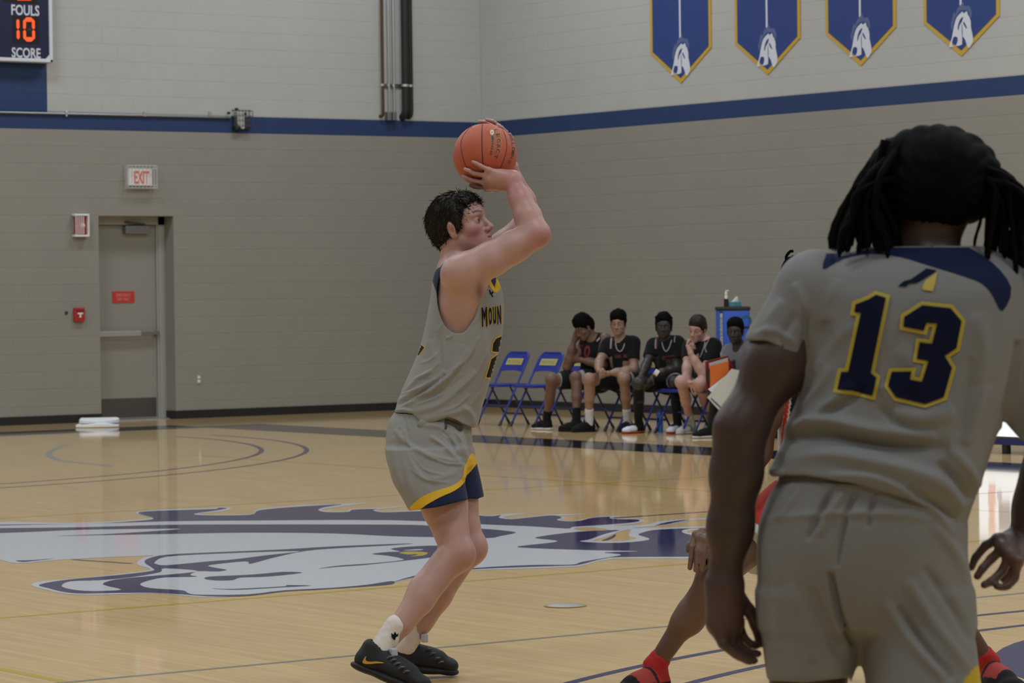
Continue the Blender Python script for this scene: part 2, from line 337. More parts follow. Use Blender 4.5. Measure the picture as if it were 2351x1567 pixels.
MANE = [(-30, 1204.2), (200, 1201.7), (320, 1195), (353, 1189.5), (318, 1178.5), (337, 1173.5), (421, 1170.4), (494, 1168), (501.5, 1165), (521, 1166), (500, 1171), (445, 1179), (475, 1182.6), (574, 1181.5), (589.6, 1172.7), (620, 1168), (689, 1162.4), (785, 1157.4), (750, 1163), (730, 1170), (750.4, 1175.3), (800, 1174.6), (810, 1169.7), (865, 1168), (856, 1171), (880, 1175.8), (940, 1174), (1010, 1173), (1115, 1184.5), (1150, 1182), (1145, 1187.8), (1174, 1191.5), (1220, 1187), (1270, 1182.7), (1290, 1188), (1278, 1193), (1302, 1196.4), (1332.5, 1195), (1361, 1188.2), (1400, 1186), (1400, 1189.5), (1425, 1191.6), (1460.8, 1192), (1468.5, 1195), (1453, 1199), (1407, 1203), (1361, 1206.2), (1315, 1209.2), (1302, 1213), (1220, 1208), (1118, 1203.8), (900, 1193.8), (574, 1194.6), (383, 1196.5), (268, 1200), (0, 1206), (-30, 1206.5)]
BAND = [(-30, 1213), (0, 1212), (191, 1210), (383, 1204.5), (574, 1203.6), (900, 1204), (1000, 1207), (1115, 1214), (1160, 1218), (1184.5, 1222.5), (1150, 1230), (1118, 1235), (1010, 1233), (900, 1230.6), (766, 1224.4), (574, 1222.5), (383, 1225.6), (245, 1228), (126, 1230), (245, 1225.6), (344.6, 1219.5), (417, 1213.7), (344.6, 1213.7), (191, 1215.6), (76.6, 1220.6), (0, 1223.3), (-30, 1224)]
RIGHT = [(1189.6, 1254), (1271, 1244.6), (1273, 1240), (1228.8, 1235), (1254, 1229), (1322, 1220.8), (1383.6, 1217.4), (1422.5, 1216.6), (1407, 1220.4), (1382.7, 1227.3), (1353.6, 1238), (1330.6, 1242.3), (1376.6, 1245.6), (1437.8, 1245), (1492, 1238), (1467, 1228), (1471.5, 1223.5), (1499, 1216.6), (1545, 1213.8), (1604.7, 1211.9), (1720, 1211), (1720, 1278.5), (1583, 1277.8), (1422.5, 1278.6), (1386, 1282.6), (1364, 1287.3), (1346, 1292.5), (1330, 1296), (1312, 1298), (1220, 1301), (1098, 1306), (1000, 1315.5), (947, 1325.5), (900, 1336.5), (947, 1322.5), (1000, 1312.5), (1098, 1303), (1220, 1296.7), (1312, 1296), (1336, 1289.5), (1390, 1280.3), (1421, 1275), (1422.7, 1271.8), (1387, 1267.7), (1470, 1265), (1356, 1262.6), (1220, 1258)]
R_H = C_([(1730, 520), (1860, 480), (2300, 478), (2300, 575), (1880, 572)])
STRAND = C_([(1330, 430), (1500, 385), (1700, 355), (1860, 343), (1700, 372), (1500, 412)]); TONGUE = C_([(530, 657), (640, 610), (740, 562), (725, 600), (640, 645)])
JAW = A_([(235, 632), (400, 602), (700, 575), (905, 550), (918, 535), (868, 500), (890, 475), (1000, 452), (1300, 437), (1700, 420), (2000, 402), (2350, 388), (2480, 385), (2350, 396), (2050, 412), (1830, 430), (1650, 468), (1560, 492), (1495, 507), (1470, 492), (1255, 515), (1290, 530), (1360, 543), (1300, 553), (1190, 551), (1140, 573), (1180, 584), (1000, 588), (920, 600), (840, 627), (900, 652), (1090, 665), (1130, 683), (1200, 692), (1480, 690), (1700, 666), (2000, 650), (2200, 632), (2350, 610), (2350, 628), (2200, 642), (1900, 662), (1700, 673), (1500, 698), (1300, 703), (1180, 697), (1060, 688), (900, 680), (700, 681), (500, 685), (390, 677), (290, 653)])
J1 = A_([(930, 495), (1000, 464), (1300, 446), (1800, 430), (1600, 455), (1400, 480), (1250, 492), (1000, 515), (935, 507)]); J2 = A_([(370, 640), (420, 612), (600, 605), (800, 585), (960, 557), (985, 534), (1190, 549), (1050, 568), (900, 580), (700, 600), (615, 630), (730, 662), (550, 670), (430, 660)])
NOST = A_([(1230, 598), (1260, 583), (1500, 572), (1700, 555), (1815, 560), (1700, 575), (1580, 585), (1440, 590), (1395, 605), (1300, 607)]); LIP = A_([(1270, 654), (1400, 657), (1700, 642), (1720, 634), (1870, 638), (1700, 648), (1450, 662), (1330, 660)])
EYE = S_([(265, 507), (400, 490), (500, 487), (420, 465), (560, 447), (830, 438), (1010, 455), (830, 520), (600, 555), (200, 598), (0, 612), (-180, 628), (0, 602), (250, 585), (500, 560), (510, 545), (400, 522)])
IRIS = S_([(490, 498), (560, 487), (680, 490), (725, 500), (690, 520), (580, 528), (640, 515), (620, 510), (560, 512)]); GLINT = S_([(520, 478), (640, 468), (690, 470), (640, 478)])
CHIN = A_([(95, 487), (200, 484), (330, 474), (200, 490), (140, 496)])
def logo(name, loops, m, z):
    return decal(name, [[tuple(gd(x, y)[:2]) for x, y in smooth_loop(L, 3)] for L in loops], lambda x, y: (x, y, z), m, floor)
logo('logo_border', [OUT, H1, H2, H3], M['p_white'], .0010)
for n, L in (('logo_mane', [MANE]), ('logo_neck_stripe', [BAND]), ('logo_throat', [RIGHT, R_H]), ('logo_strand', [STRAND]), ('logo_jaw', [JAW, J1, J2]), ('logo_nostril', [NOST]), ('logo_lip', [LIP]), ('logo_eye', [EYE]), ('logo_chin', [CHIN])): logo(n, L, M['p_blue'], .0014)
logo('logo_tongue', [TONGUE], M['p_blue'], .0014); logo('logo_iris', [IRIS], M['p_yellow'], .0018); logo('logo_glint', [GLINT], M['p_white'], .0018)
strip('net_mark', gd(168, 1284)[:2], gd(302, 1293)[:2], .04, M['p_tick'], .0008)
_c = np.mean([gd(8, 1255)[:2], gd(250, 1258)[:2]], axis=0)
M['chrome'] = mat('satin_steel', (.55, .54, .52), .32, 1.)
M['brass'] = mat('dull_brass', (.35, .27, .14), .4, 1.)
fp = empty('floor_plate', gd(1298, 1390.5), 'round steel cover plate set into the boards in front of the painted horse', 'floor plate')
MB().lathe([(.001, 0), (.09, 0), (.092, .003), (.075, .0045), (.001, .005)], gd(1298, 1390.5), 40).build('cover', M['chrome'], fp, True)
MB().lathe([(.093, 0), (.102, 0), (.102, .004), (.093, .004)], gd(1298, 1390.5), 40).build('rim', M['brass'], fp, True)
# ---------------------------------------------------------------- things on and by the far end wall
def arr(*a): return np.array(a, float)
M['door'] = mat('door_paint', (.27, .255, .225), .45); M['frame'] = mat('door_frame', (.36, .35, .32), .4)
M['steel'] = mat('brushed_steel', (.30, .30, .30), .38, .9); M['dark_steel'] = mat('dark_steel', (.14, .135, .13), .42, .85)
M['alu'] = mat('aluminium', (.62, .62, .62), .35, .9); M['red'] = mat('signal_red', (.40, .022, .018), .4); M['white'] = mat('white_plastic', (.74, .74, .72), .4)
M['black'] = mat('black_plastic', (.012, .012, .013), .42); M['dark'] = mat('dark_grey', (.045, .045, .05), .5)
YD = .25
dr = empty('door_1', ((DX0+DX1)/2, YD, 0), kind='structure')
fb = MB(); fx0, fx1 = DX0-.12, DX1
fb.box((fx1-.085, YD-.03, 0), (fx1, YD+.14, DZ)); fb.box((fx0-.05, YD-.03, 0), (fx0+.05, YD+.14, DZ)); fb.box((fx0, YD-.03, DZ-.10), (fx1, YD+.14, DZ+.0)); fb.box((fx1-.105, YD-.012, 0), (fx1-.085, YD+.14, DZ-.10))
fb.build('door_frame', M['frame'], dr)
MB().box((fx0+.05, YD+.012, .018), (fx1-.108, YD+.055, DZ-.105), bevel=.003).build('door_panel', M['door'], dr)
MB().box((DX0+.1, YD+.006, .03), (fx1-.125, YD+.012, .26), bevel=.001).build('kick_plate', M['dark_steel'], dr)
MB().prism([(0, 0), (.30, 0), (.30, .008), (.26, .018), (.04, .018), (0, .008)], (DX0-.1, YD-.12, 0), (0, 1, 0), (0, 0, 1), (1.1, 0, 0)).build('threshold', M['alu'], dr)
pb = MB(); zb = 1.035
pb.box((fx0+.12, YD-.075, zb-.028), (fx1-.36, YD-.035, zb+.032), bevel=.006); pb.build('push_bar', M['alu'], dr)
hb = MB(); hb.box((fx1-.36, YD-.07, zb-.022), (fx1-.115, YD-.03, zb+.024), bevel=.006); hb.box((fx0+.10, YD-.08, zb-.04), (fx0+.14, YD+.012, zb+.045), bevel=.006); hb.box((fx1-.145, YD-.075, zb-.03), (fx1-.118, YD+.012, zb+.032), bevel=.006)
hb.build('bar_housing', M['steel'], dr)
c0 = wl(286, 536, YD-.04); c1 = wl(342, 512, YD-.04)
cl = MB(); cl.box((c0[0], YD-.075, c0[2]), (c1[0], YD+.012, c1[2]-.03), bevel=.006); cl = cl.build('door_closer', M['steel'], dr)
MB().tube([(c1[0]-.06, YD-.04, c1[2]-.02), (c0[0]+.1, YD-.10, c1[2]+.0), (c0[0]+.0, YD-.02, c1[2]+.015)], .011, 8).build('closer_arm', M['dark_steel'], cl)
s0 = wl(259, 695, YD); s1 = wl(309, 668, YD); SR = mat('sign_red', (.52, .035, .025), .5)
sg = MB().box((s0[0], YD+.004, s0[2]), (s1[0], YD+.012, s1[2])).build('door_sign', SR, dr)
sc = (s0+s1)/2; M['sign_pink'] = mat('sign_print', (.62, .30, .27), .5)
text('sign_lettering', 'EMERGENCY', (sc[0], YD+.003, sc[2]+.025), (1, 0, 0), (0, 0, 1), 1, M['sign_pink'], sg, hei=.034, wid=.20)
text('sign_lettering', 'EXIT ONLY', (sc[0], YD+.003, sc[2]-.025), (1, 0, 0), (0, 0, 1), 1, M['sign_pink'], sg, hei=.034, wid=.165)
# wall backing behind the recess
MB().box((DX0-.3, .40, 0), (DX1+.1, .44, DZ+.1)).build('door_backing', M['door'], dr)
# exit sign in its wire guard
e0 = wl(286, 434); e1 = wl(351, 379); ec = (e0+e1)/2; ew = e1[0]-e0[0]; eh = e1[2]-e0[2]
ex = empty('exit_sign', (ec[0], 0, e0[2]), 'white exit sign with red letters behind a wire guard above the door', 'exit sign')
EM = mat('exit_face', (.62, .60, .57), .5, emit=(.9, .85, .8), es=.10)
MB().box((ec[0]-ew*.40, -.05, ec[2]-eh*.36), (ec[0]+ew*.40, 0, ec[2]+eh*.33), bevel=.006).build('sign_box', EM, ex)
ER = mat('exit_letters', (.55, .04, .025), .5, emit=(1, .1, .04), es=.14)
tt = text('exit_lettering', 'EXIT', (ec[0]+.01, -.0525, ec[2]-.005), (1, 0, 0), (0, 0, 1), 1, ER, ex, hei=.15, wid=.20, bold=.02)
WG = mat('guard_wire', (.50, .50, .49), .4); g = MB()
for i in range(9): x = e0[0]+ew*i/8; g.tube([(x, 0, e0[2]), (x, -.10, e0[2]+.012), (x, -.10, e1[2]-.012), (x, 0, e1[2])], .0042, 6)
for z in (e0[2]+.012, e0[2]+.045, e1[2]-.045, e1[2]-.012): g.tube([(e0[0], -.103, z), (e1[0], -.103, z)], .0045, 6)
for x in (e0[0], e1[0]): 
    for d in (-.035, -.07): g.tube([(x, d, e0[2]), (x, d, e1[2])], .0035, 6)
g.build('wire_guard', WG, ex)
# fire alarm horn strobe under its clear and wire cover
a0 = wl(165, 543); a1 = wl(198, 492); aw = a1[0]-a0[0]; ah = a1[2]-a0[2]; ac = (a0+a1)/2
al = empty('alarm_strobe', (ac[0], 0, a0[2]), 'red fire alarm strobe in a white wire cover left of the door', 'fire alarm')
MB().box((ac[0]-aw*.34, -.05, ac[2]-ah*.40), (ac[0]+aw*.36, 0, ac[2]+ah*.40), bevel=.008).build('alarm_body', M['red'], al)
MB().lathe([(.001, 0), (.026, 0), (.024, .018), (.014, .028), (.001, .03)], (ac[0]+.02, -.05, ac[2]), 20, axes=((1, 0, 0), (0, 0, 1), (0, -1, 0))).build('strobe_lens', M['white'], al, True)
g = MB()
for i in range(5): x = a0[0]+aw*(.06+i*.13); g.tube([(x, 0, a0[2]+.01), (x, -.085, a0[2]+.03), (x, -.085, a1[2]-.03), (x, 0, a1[2]-.01)], .0052, 6)
for z in (a0[2]+.008, a1[2]-.008): g.box((a0[0]+.0, -.085, z-.012), (a1[0], 0, z+.012), bevel=.008)
g.box((a1[0]-.02, -.085, a0[2]), (a1[0], 0, a1[2]), bevel=.009); g.build('cover_frame', M['white'], al)
# manual pull station
p0 = wl(168, 738); p1 = wl(191, 706); pc = (p0+p1)/2
pu = empty('pull_station', (pc[0], 0, p0[2]), 'small red fire alarm pull box beside the door', 'fire alarm')
MB().box((p0[0], -.045, p0[2]), (p1[0], 0, p1[2]), bevel=.006).build('station_body', M['red'], pu)
tb = MB(); tb.box((pc[0]-.035, -.062, pc[2]+.004), (pc[0]+.035, -.045, pc[2]+.022), bevel=.004); tb.box((pc[0]-.010, -.060, pc[2]-.034), (pc[0]+.010, -.045, pc[2]+.006), bevel=.003); tb.build('pull_handle', M['white'], pu)
MB().box((p0[0]+.02, -.050, p1[2]-.045), (p1[0]-.02, -.044, p1[2]-.02), bevel=.002).build('break_bar', mat('dark_red', (.16, .012, .012), .5), pu)
# anchor hole, outlet
h = wl(152, 718); ah_ = empty('anchor_socket', h, 'small round dark anchor socket in the wall left of the pull box', 'wall anchor')
MB().lathe([(.001, 0), (.022, 0), (.022, .006), (.015, .006), (.012, -.0), (.001, .0005)], h, 20, axes=((1, 0, 0), (0, 0, 1), (0, -1, 0))).build('ring', M['dark'], ah_, True)
q = wl(456, 870); ou = empty('wall_outlet', q, 'pale electrical outlet on the end wall right of the door', 'outlet')
OP = mat('outlet_plate', (.30, .29, .26), .4); MB().box((q[0]-.038, -.007, q[2]-.06), (q[0]+.038, 0, q[2]+.06), bevel=.004).build('cover_plate', OP, ou)
for dz in (-.024, .024): MB().box((q[0]-.017, -.0095, q[2]+dz-.015), (q[0]+.017, -.006, q[2]+dz+.015), bevel=.004).build('receptacle', M['white'], ou)
# scoreboard: only its lower right corner is in the frame
SB1 = wl(121, 144, -.16); XR, ZL = SB1[0], SB1[2]
sb = empty('scoreboard', (XR-1.5, -.08, ZL), 'navy scoreboard with white frame and lit red digits high on the wall', 'scoreboard')
SBM = mat('scoreboard_navy', (.010, .011, .05), .35); SBW = mat('scoreboard_white', (.62, .64, .70), .4); SBK = mat('digit_window', (.008, .006, .007), .3)
MB().box((XR-3.0, -.155, ZL+.03), (XR-.03, -.0, ZL+1.9)).build('cabinet', SBM, sb)
fr = MB(); fr.box((XR-3.0, -.175, ZL), (XR, -.01, ZL+.042), bevel=.008); fr.box((XR-.042, -.175, ZL), (XR, -.01, ZL+1.9), bevel=.008); fr.prism([(0, 0), (.05, 0), (0, .05)], (XR-.042, -.172, ZL+.042), (-1, 0, 0), (0, 0, 1), (0, .02, 0)); fr.build('cabinet_frame', SBW, sb)
def sbp(x, y): return wl(x, y, -.156)
SK = 9.792
def sbt(txt, x0, x1, y0, y1):
    a = sbp(x0/SK, y1/SK); b_ = sbp(x1/SK, y0/SK); c = (a+b_)/2
    text('lettering', txt, (c[0], -.1565, c[2]), (1, 0, 0), (0, 0, 1), 1, SBW, sb, wid=b_[0]-a[0], hei=(b_[2]-a[2])*.94, bold=.022)
sbt('FOULS', 255, 882, 118, 343); sbt('SCORE', 265, 910, 1078, 1298)
_w0 = sbp(300/SK, 965/SK); _w1 = sbp(870/SK, 378/SK); MB().box((_w0[0], -.159, _w0[2]), (_w1[0], -.155, _w1[2])).build('digit_panel', SBK, sb)
_w0 = sbp(60/SK, 40/SK); MB().box((_w0[0], -.159, _w0[2]), (sbp(840/SK, 0)[0], -.155, _w0[2]+.5)).build('digit_panel', SBK, sb)
LED = mat('lit_segment', (.02, .005, .003), .4, emit=(1.0, .105, .022), es=1.15); OFF = mat('unlit_segment', (.03, .028, .03), .4)
def seg(x0, y0, x1, y1, wd, m):
    a, b_ = sbp(x0/SK, y0/SK), sbp(x1/SK, y1/SK); a[1] = b_[1] = -.16; d = b_-a; L = np.linalg.norm(d); d /= L; n = np.cross(d, (0, -1, 0)); k = wd/SK/185/2
    MB().prism([(0, 0), (k, k), (L-k, k), (L, 0), (L-k, -k), (k, -k)], a, d, n, (0, -.003, 0)).build('segment', m, sb)
for s in ((397, 428, 400, 655), (402, 668, 405, 885)): seg(*s, 66, LED)
for s in ((548, 436, 545, 660), (742, 436, 748, 660), (547, 672, 552, 890), (748, 672, 752, 890)): seg(*s, 62, LED)
seg(548, 440, 740, 440, 92, LED); seg(552, 885, 748, 885, 92, LED); seg(585, 668, 715, 668, 50, OFF)
seg(380, -2, 560, -2, 20, LED); seg(520, -3, 700, -3, 24, LED)
# conduit along the stripe and the caged emergency light it feeds
cz = wl(0, 257)[2]; ce = wl(527, 270)
pipe = MB(); pipe.tube([(-8.4, -.02, wl(0, 257)[2]), (-7.0, -.02, wl(0, 258)[2]), (ce[0], -.02, ce[2])], .014, 10)
cdt = empty('wall_conduit', (-5.2, -.02, cz), 'thin grey conduit running along the top of the blue stripe', 'conduit'); pipe.build('tube', M['steel'], cdt, True)
for x in (150, 330, 480):
    q = wl(x, 262); MB().box((q[0]-.012, -.038, q[2]-.03), (q[0]+.012, 0, q[2]+.035), bevel=.003).build('strap', M['alu'], cdt)
H0 = wl(528, 292); H1_ = wl(567, 252); hc = (H0+H1_)/2
em = empty('emergency_light', (hc[0], -.05, H0[2]), 'white emergency light in a dark wire cage on the blue stripe', 'emergency light')
MB().box((wl(536, 0)[0], -.07, wl(0, 284)[2]), (wl(551, 0)[0], 0, wl(545, 258)[2]), bevel=.008).build('lamp_housing', mat('lamp_white', (.55, .55, .53), .4), em)
MB().box((wl(530, 0)[0], -.045, wl(540, 296)[2]), (wl(566, 0)[0], -.0, wl(545, 268)[2]), bevel=.006).build('back_box', M['dark'], em)
MB().lathe([(.001, 0), (.05, 0), (.055, .03), (.03, .07), (.001, .08)], (wl(541, 296)[0], -.03, wl(541, 299)[2]), 16).build('battery_cap', M['black'], em, True)
g = MB(); gx0, gx1, gz0, gz1 = wl(529, 0)[0], wl(567, 0)[0], wl(545, 294)[2], wl(545, 253)[2]
for i in range(6): x = gx0+(gx1-gx0)*i/5; g.tube([(x, 0, gz1+.005), (x, -.10, gz1-.015), (x, -.10, gz0+.015), (x, 0, gz0)], .004, 6)
for i in range(4): z = gz0+.02+(gz1-gz0-.03)*i/3; g.tube([(gx0, 0, z), (gx0, -.1, z), (gx1, -.1, z), (gx1, 0, z)], .004, 6)
g.build('wire_cage', M['dark'], em)
for x, y in ((538, 251), (520, 260), (557, 262)):
    q = wl(x, y); MB().lathe([(.001, 0), (.014, 0), (.018, .02), (.012, .05), (.001, .055)], (q[0], -.03, q[2]), 12, axes=((1, 0, 0), (0, 0, 1), (0, -1, 0))).build('bolt_knob', M['black'], em, True)
# pipe runs down the wall near the corner
PB = .075
def clamp(o, px, r, y):
    q = wl(px, 196, y); z = wl(880, 196)[2]; b = MB(); t = np.linspace(0, np.pi, 9)
    V = [(q[0]+(r+d)*math.cos(u), y-(r+d)*math.sin(u), z+dz) for u in t for d in (0, .004) for dz in (-.015, .015)]
    F = [(4*i+a_, 4*i+4+a_, 4*i+4+c_, 4*i+c_) for i in range(8) for a_, c_ in ((0, 1), (1, 3), (3, 2), (2, 0))]
    b.add(V, F); b.build('clamp', M['alu'], o, True)
def riser(name, px, rad, m, label, foot, y=-.075, cat='pipe'):
    q = wl(px, 100, y); o = empty(name, (q[0], y, 3.66), label, cat); zf = wl(px, foot, y)[2]
    pts = [(q[0], y, 6.2), (q[0], y, zf+rad*2.2)]+[(q[0], y+rad*2*(1-math.cos(t)), zf+rad*2.2-rad*2.2*math.sin(t)) for t in np.linspace(.3, 1.57, 5)]+[(q[0], .01, zf)]
    MB().tube(pts, rad, 14).build('pipe', m, o, True); clamp(o, px, rad+.001, y); return o
COP = mat('aged_copper', (.10, .047, .028), .5, .35)
BLK = mat('pipe_insulation', (.013, .013, .014), .6)
riser('copper_pipe', 877.5, .019, COP, 'thin copper pipe, leftmost of the vertical pipes near the corner', 266)
for i, px in enumerate((892, 903.5)):
    o = riser('conduit_pipe', px, .0145, M['alu'], ('grey vertical conduit next to the copper pipe', 'grey vertical conduit next to the thick black pipe')[i], 268, -.05)
    q = wl(px, 262, -.05); MB().box((q[0]-.03, -.085, q[2]-.08), (q[0]+.03, 0, q[2]+.03), bevel=.008).build('fitting', M['steel'], o)
riser('insulated_pipe', 930, .048, BLK, 'thick black insulated pipe down the wall near the corner', 268, -.09)
riser('insulated_pipe', 941.5, .030, BLK, 'thinner black pipe, rightmost of the vertical pipes near the corner', 268, -.075)
b0, b1 = wl(880, 196), wl(946, 197); br = empty('pipe_bracket', (b0[0], -.02, b0[2]), 'grey channel bracket clamping the vertical pipes to the wall', 'bracket')
MB().box((b0[0], -.022, b0[2]-.022), (b1[0], 0, b0[2]+.022), bevel=.003).build('channel', M['steel'], br)
# ---------------------------------------------------------------- banners on the side wall
BB = mat('banner_blue', (.020, .046, .20), .75, bump=.1, bscale=90); BY = mat('banner_gold', (.52, .33, .035), .7); BW_ = mat('banner_white', (.62, .63, .70), .7); BS = mat('banner_slate', (.09, .12, .25), .7)
HORSE = [(-12.2, -14.5), (-13, -13), (-9, -5), (-6, 6), (-2, 14), (4, 18), (6, 19), (8, 17), (12, 19), (13.5, 15), (15, 14), (17.5, 8), (17.5, 3), (19.5, -4), (20.5, -11), (18, -14), (15, -17), (12, -15), (9.5, -9), (5, -5), (5, -13), (-4, -14)]
HB = [[(-3, -13), (-1, -6), (-7, -5), (-9, -13)], [(-1, 4), (2, 11), (7, 14), (5, 9), (2, 6), (0, 1)], [(8, 9), (12, 3), (11, 2), (7, 7)], [(4.8, 6), (5.6, 6), (6, -4), (5, -5)]]
CREST = [(-11, 6), (-9, 12), (-6, 20), (-4, 17), (-1, 23), (3, 25), (7, 28.5), (9, 24), (15, 24), (18, 20), (19, 15), (17, 12), (14, 19), (8, 20), (3, 20), (-3, 15), (-7, 8), (-9, 2)]
for i, (yc, lb) in enumerate(((-4.11, 'blue and gold horse banner nearest the room corner'), (-5.685, 'blue and gold horse banner, second from the room corner'), (-7.262, 'blue and gold horse banner, second from the right edge'), (-8.844, 'blue and gold horse banner at the right edge of the photo'))):
    o = empty('wall_banner', (-.01, yc, 3.91), lb, 'banner', 'pennant banners on the side wall')
    Wd, zt, zs, zp = .5725, 6.4, 4.295, 3.91
    L = lambda k: [(-Wd+k, zt), (-Wd+k, zs+k*.35), (0, zp+k*1.25), (Wd-k, zs+k*.35), (Wd-k, zt)]
    T = lambda x, y: (-.012, yc-x, y)
    MB().prism(L(0), (-.010, yc, 0), (0, -1, 0), (0, 0, 1), (.008, 0, 0)).build('border', BY, o)
    MB().prism(L(.048), (-.0135, yc, 0), (0, -1, 0), (0, 0, 1), (.004, 0, 0)).build('field', BB, o)
    s = .0108
    MB().prism([(-.015, zt-.1), (-.015, zs+.15), (.015, zs+.15), (.015, zt-.1)], (-.0142, yc, 0), (0, -1, 0), (0, 0, 1), (.001, 0, 0)).build('center_line', BW_, o)
    P = lambda K: [[((x-3.5)*s, 4.205+(y-3)*s) for x, y in smooth_loop(l, 2)] for l in K]
    decal('horse_head', P([HORSE]+HB), lambda x, y: (-.0146, yc-x, y), BW_, o); decal('horse_mane', P([CREST]), lambda x, y: (-.0144, yc-x, y), BS, o)
# ---------------------------------------------------------------- folded towel on the floor by the door
q = gd(224, 980); tw = empty('floor_towel', q, 'folded white towel lying on the floor before the door', 'towel')
TW = mat('towel_cotton', (.80, .80, .82), .9, bump=.6, bscale=220)
def pillow(c, sx, sy, h, ang, seed, n=28, k=14):
    r = np.random.default_rng(seed); V = []; ph = r.uniform(0, 6, 4)
    for i in range(k+1):
        v = i/k*2-1; 
        for j in range(n):
            t = 2*math.pi*j/n; e = (abs(math.cos(t))**5+abs(math.sin(t))**5)**(-1/5); rr = e*(1-abs(v)**6*.06); wv = 1+.03*math.sin(3*t+ph[0])+.02*math.sin(7*t+ph[1])
            x, y = sx*rr*wv*math.cos(t), sy*rr*wv*math.sin(t); z = h*(.5+.5*v)*(1+.18*math.sin(x*14+ph[2])+.12*math.sin(y*17+ph[3]))*(1 if v < 0 else 1)
            s_ = math.sqrt(max(0, 1-abs(v)**4)) if abs(v) > .6 else 1; s_ = .9+.1*s_
            V.append((c[0]+s_*(x*math.cos(ang)-y*math.sin(ang)), c[1]+s_*(x*math.sin(ang)+y*math.cos(ang)), c[2]+max(z, 0)))
    F = [(i*n+j, i*n+(j+1) % n, (i+1)*n+(j+1) % n, (i+1)*n+j) for i in range(k) for j in range(n)]+[tuple(range(n-1, -1, -1)), tuple(k*n+j for j in range(n))]
    return V, F
for nm, c, sx, sy, h, sd in (('lower_fold', q, .24, .17, .045, 1), ('upper_fold', q+arr(.02, 0, .044), .22, .155, .05, 2)):
    V, F = pillow(c, sx, sy, h, -.55, sd); MB().add(V, F).build(nm, TW, tw, True)
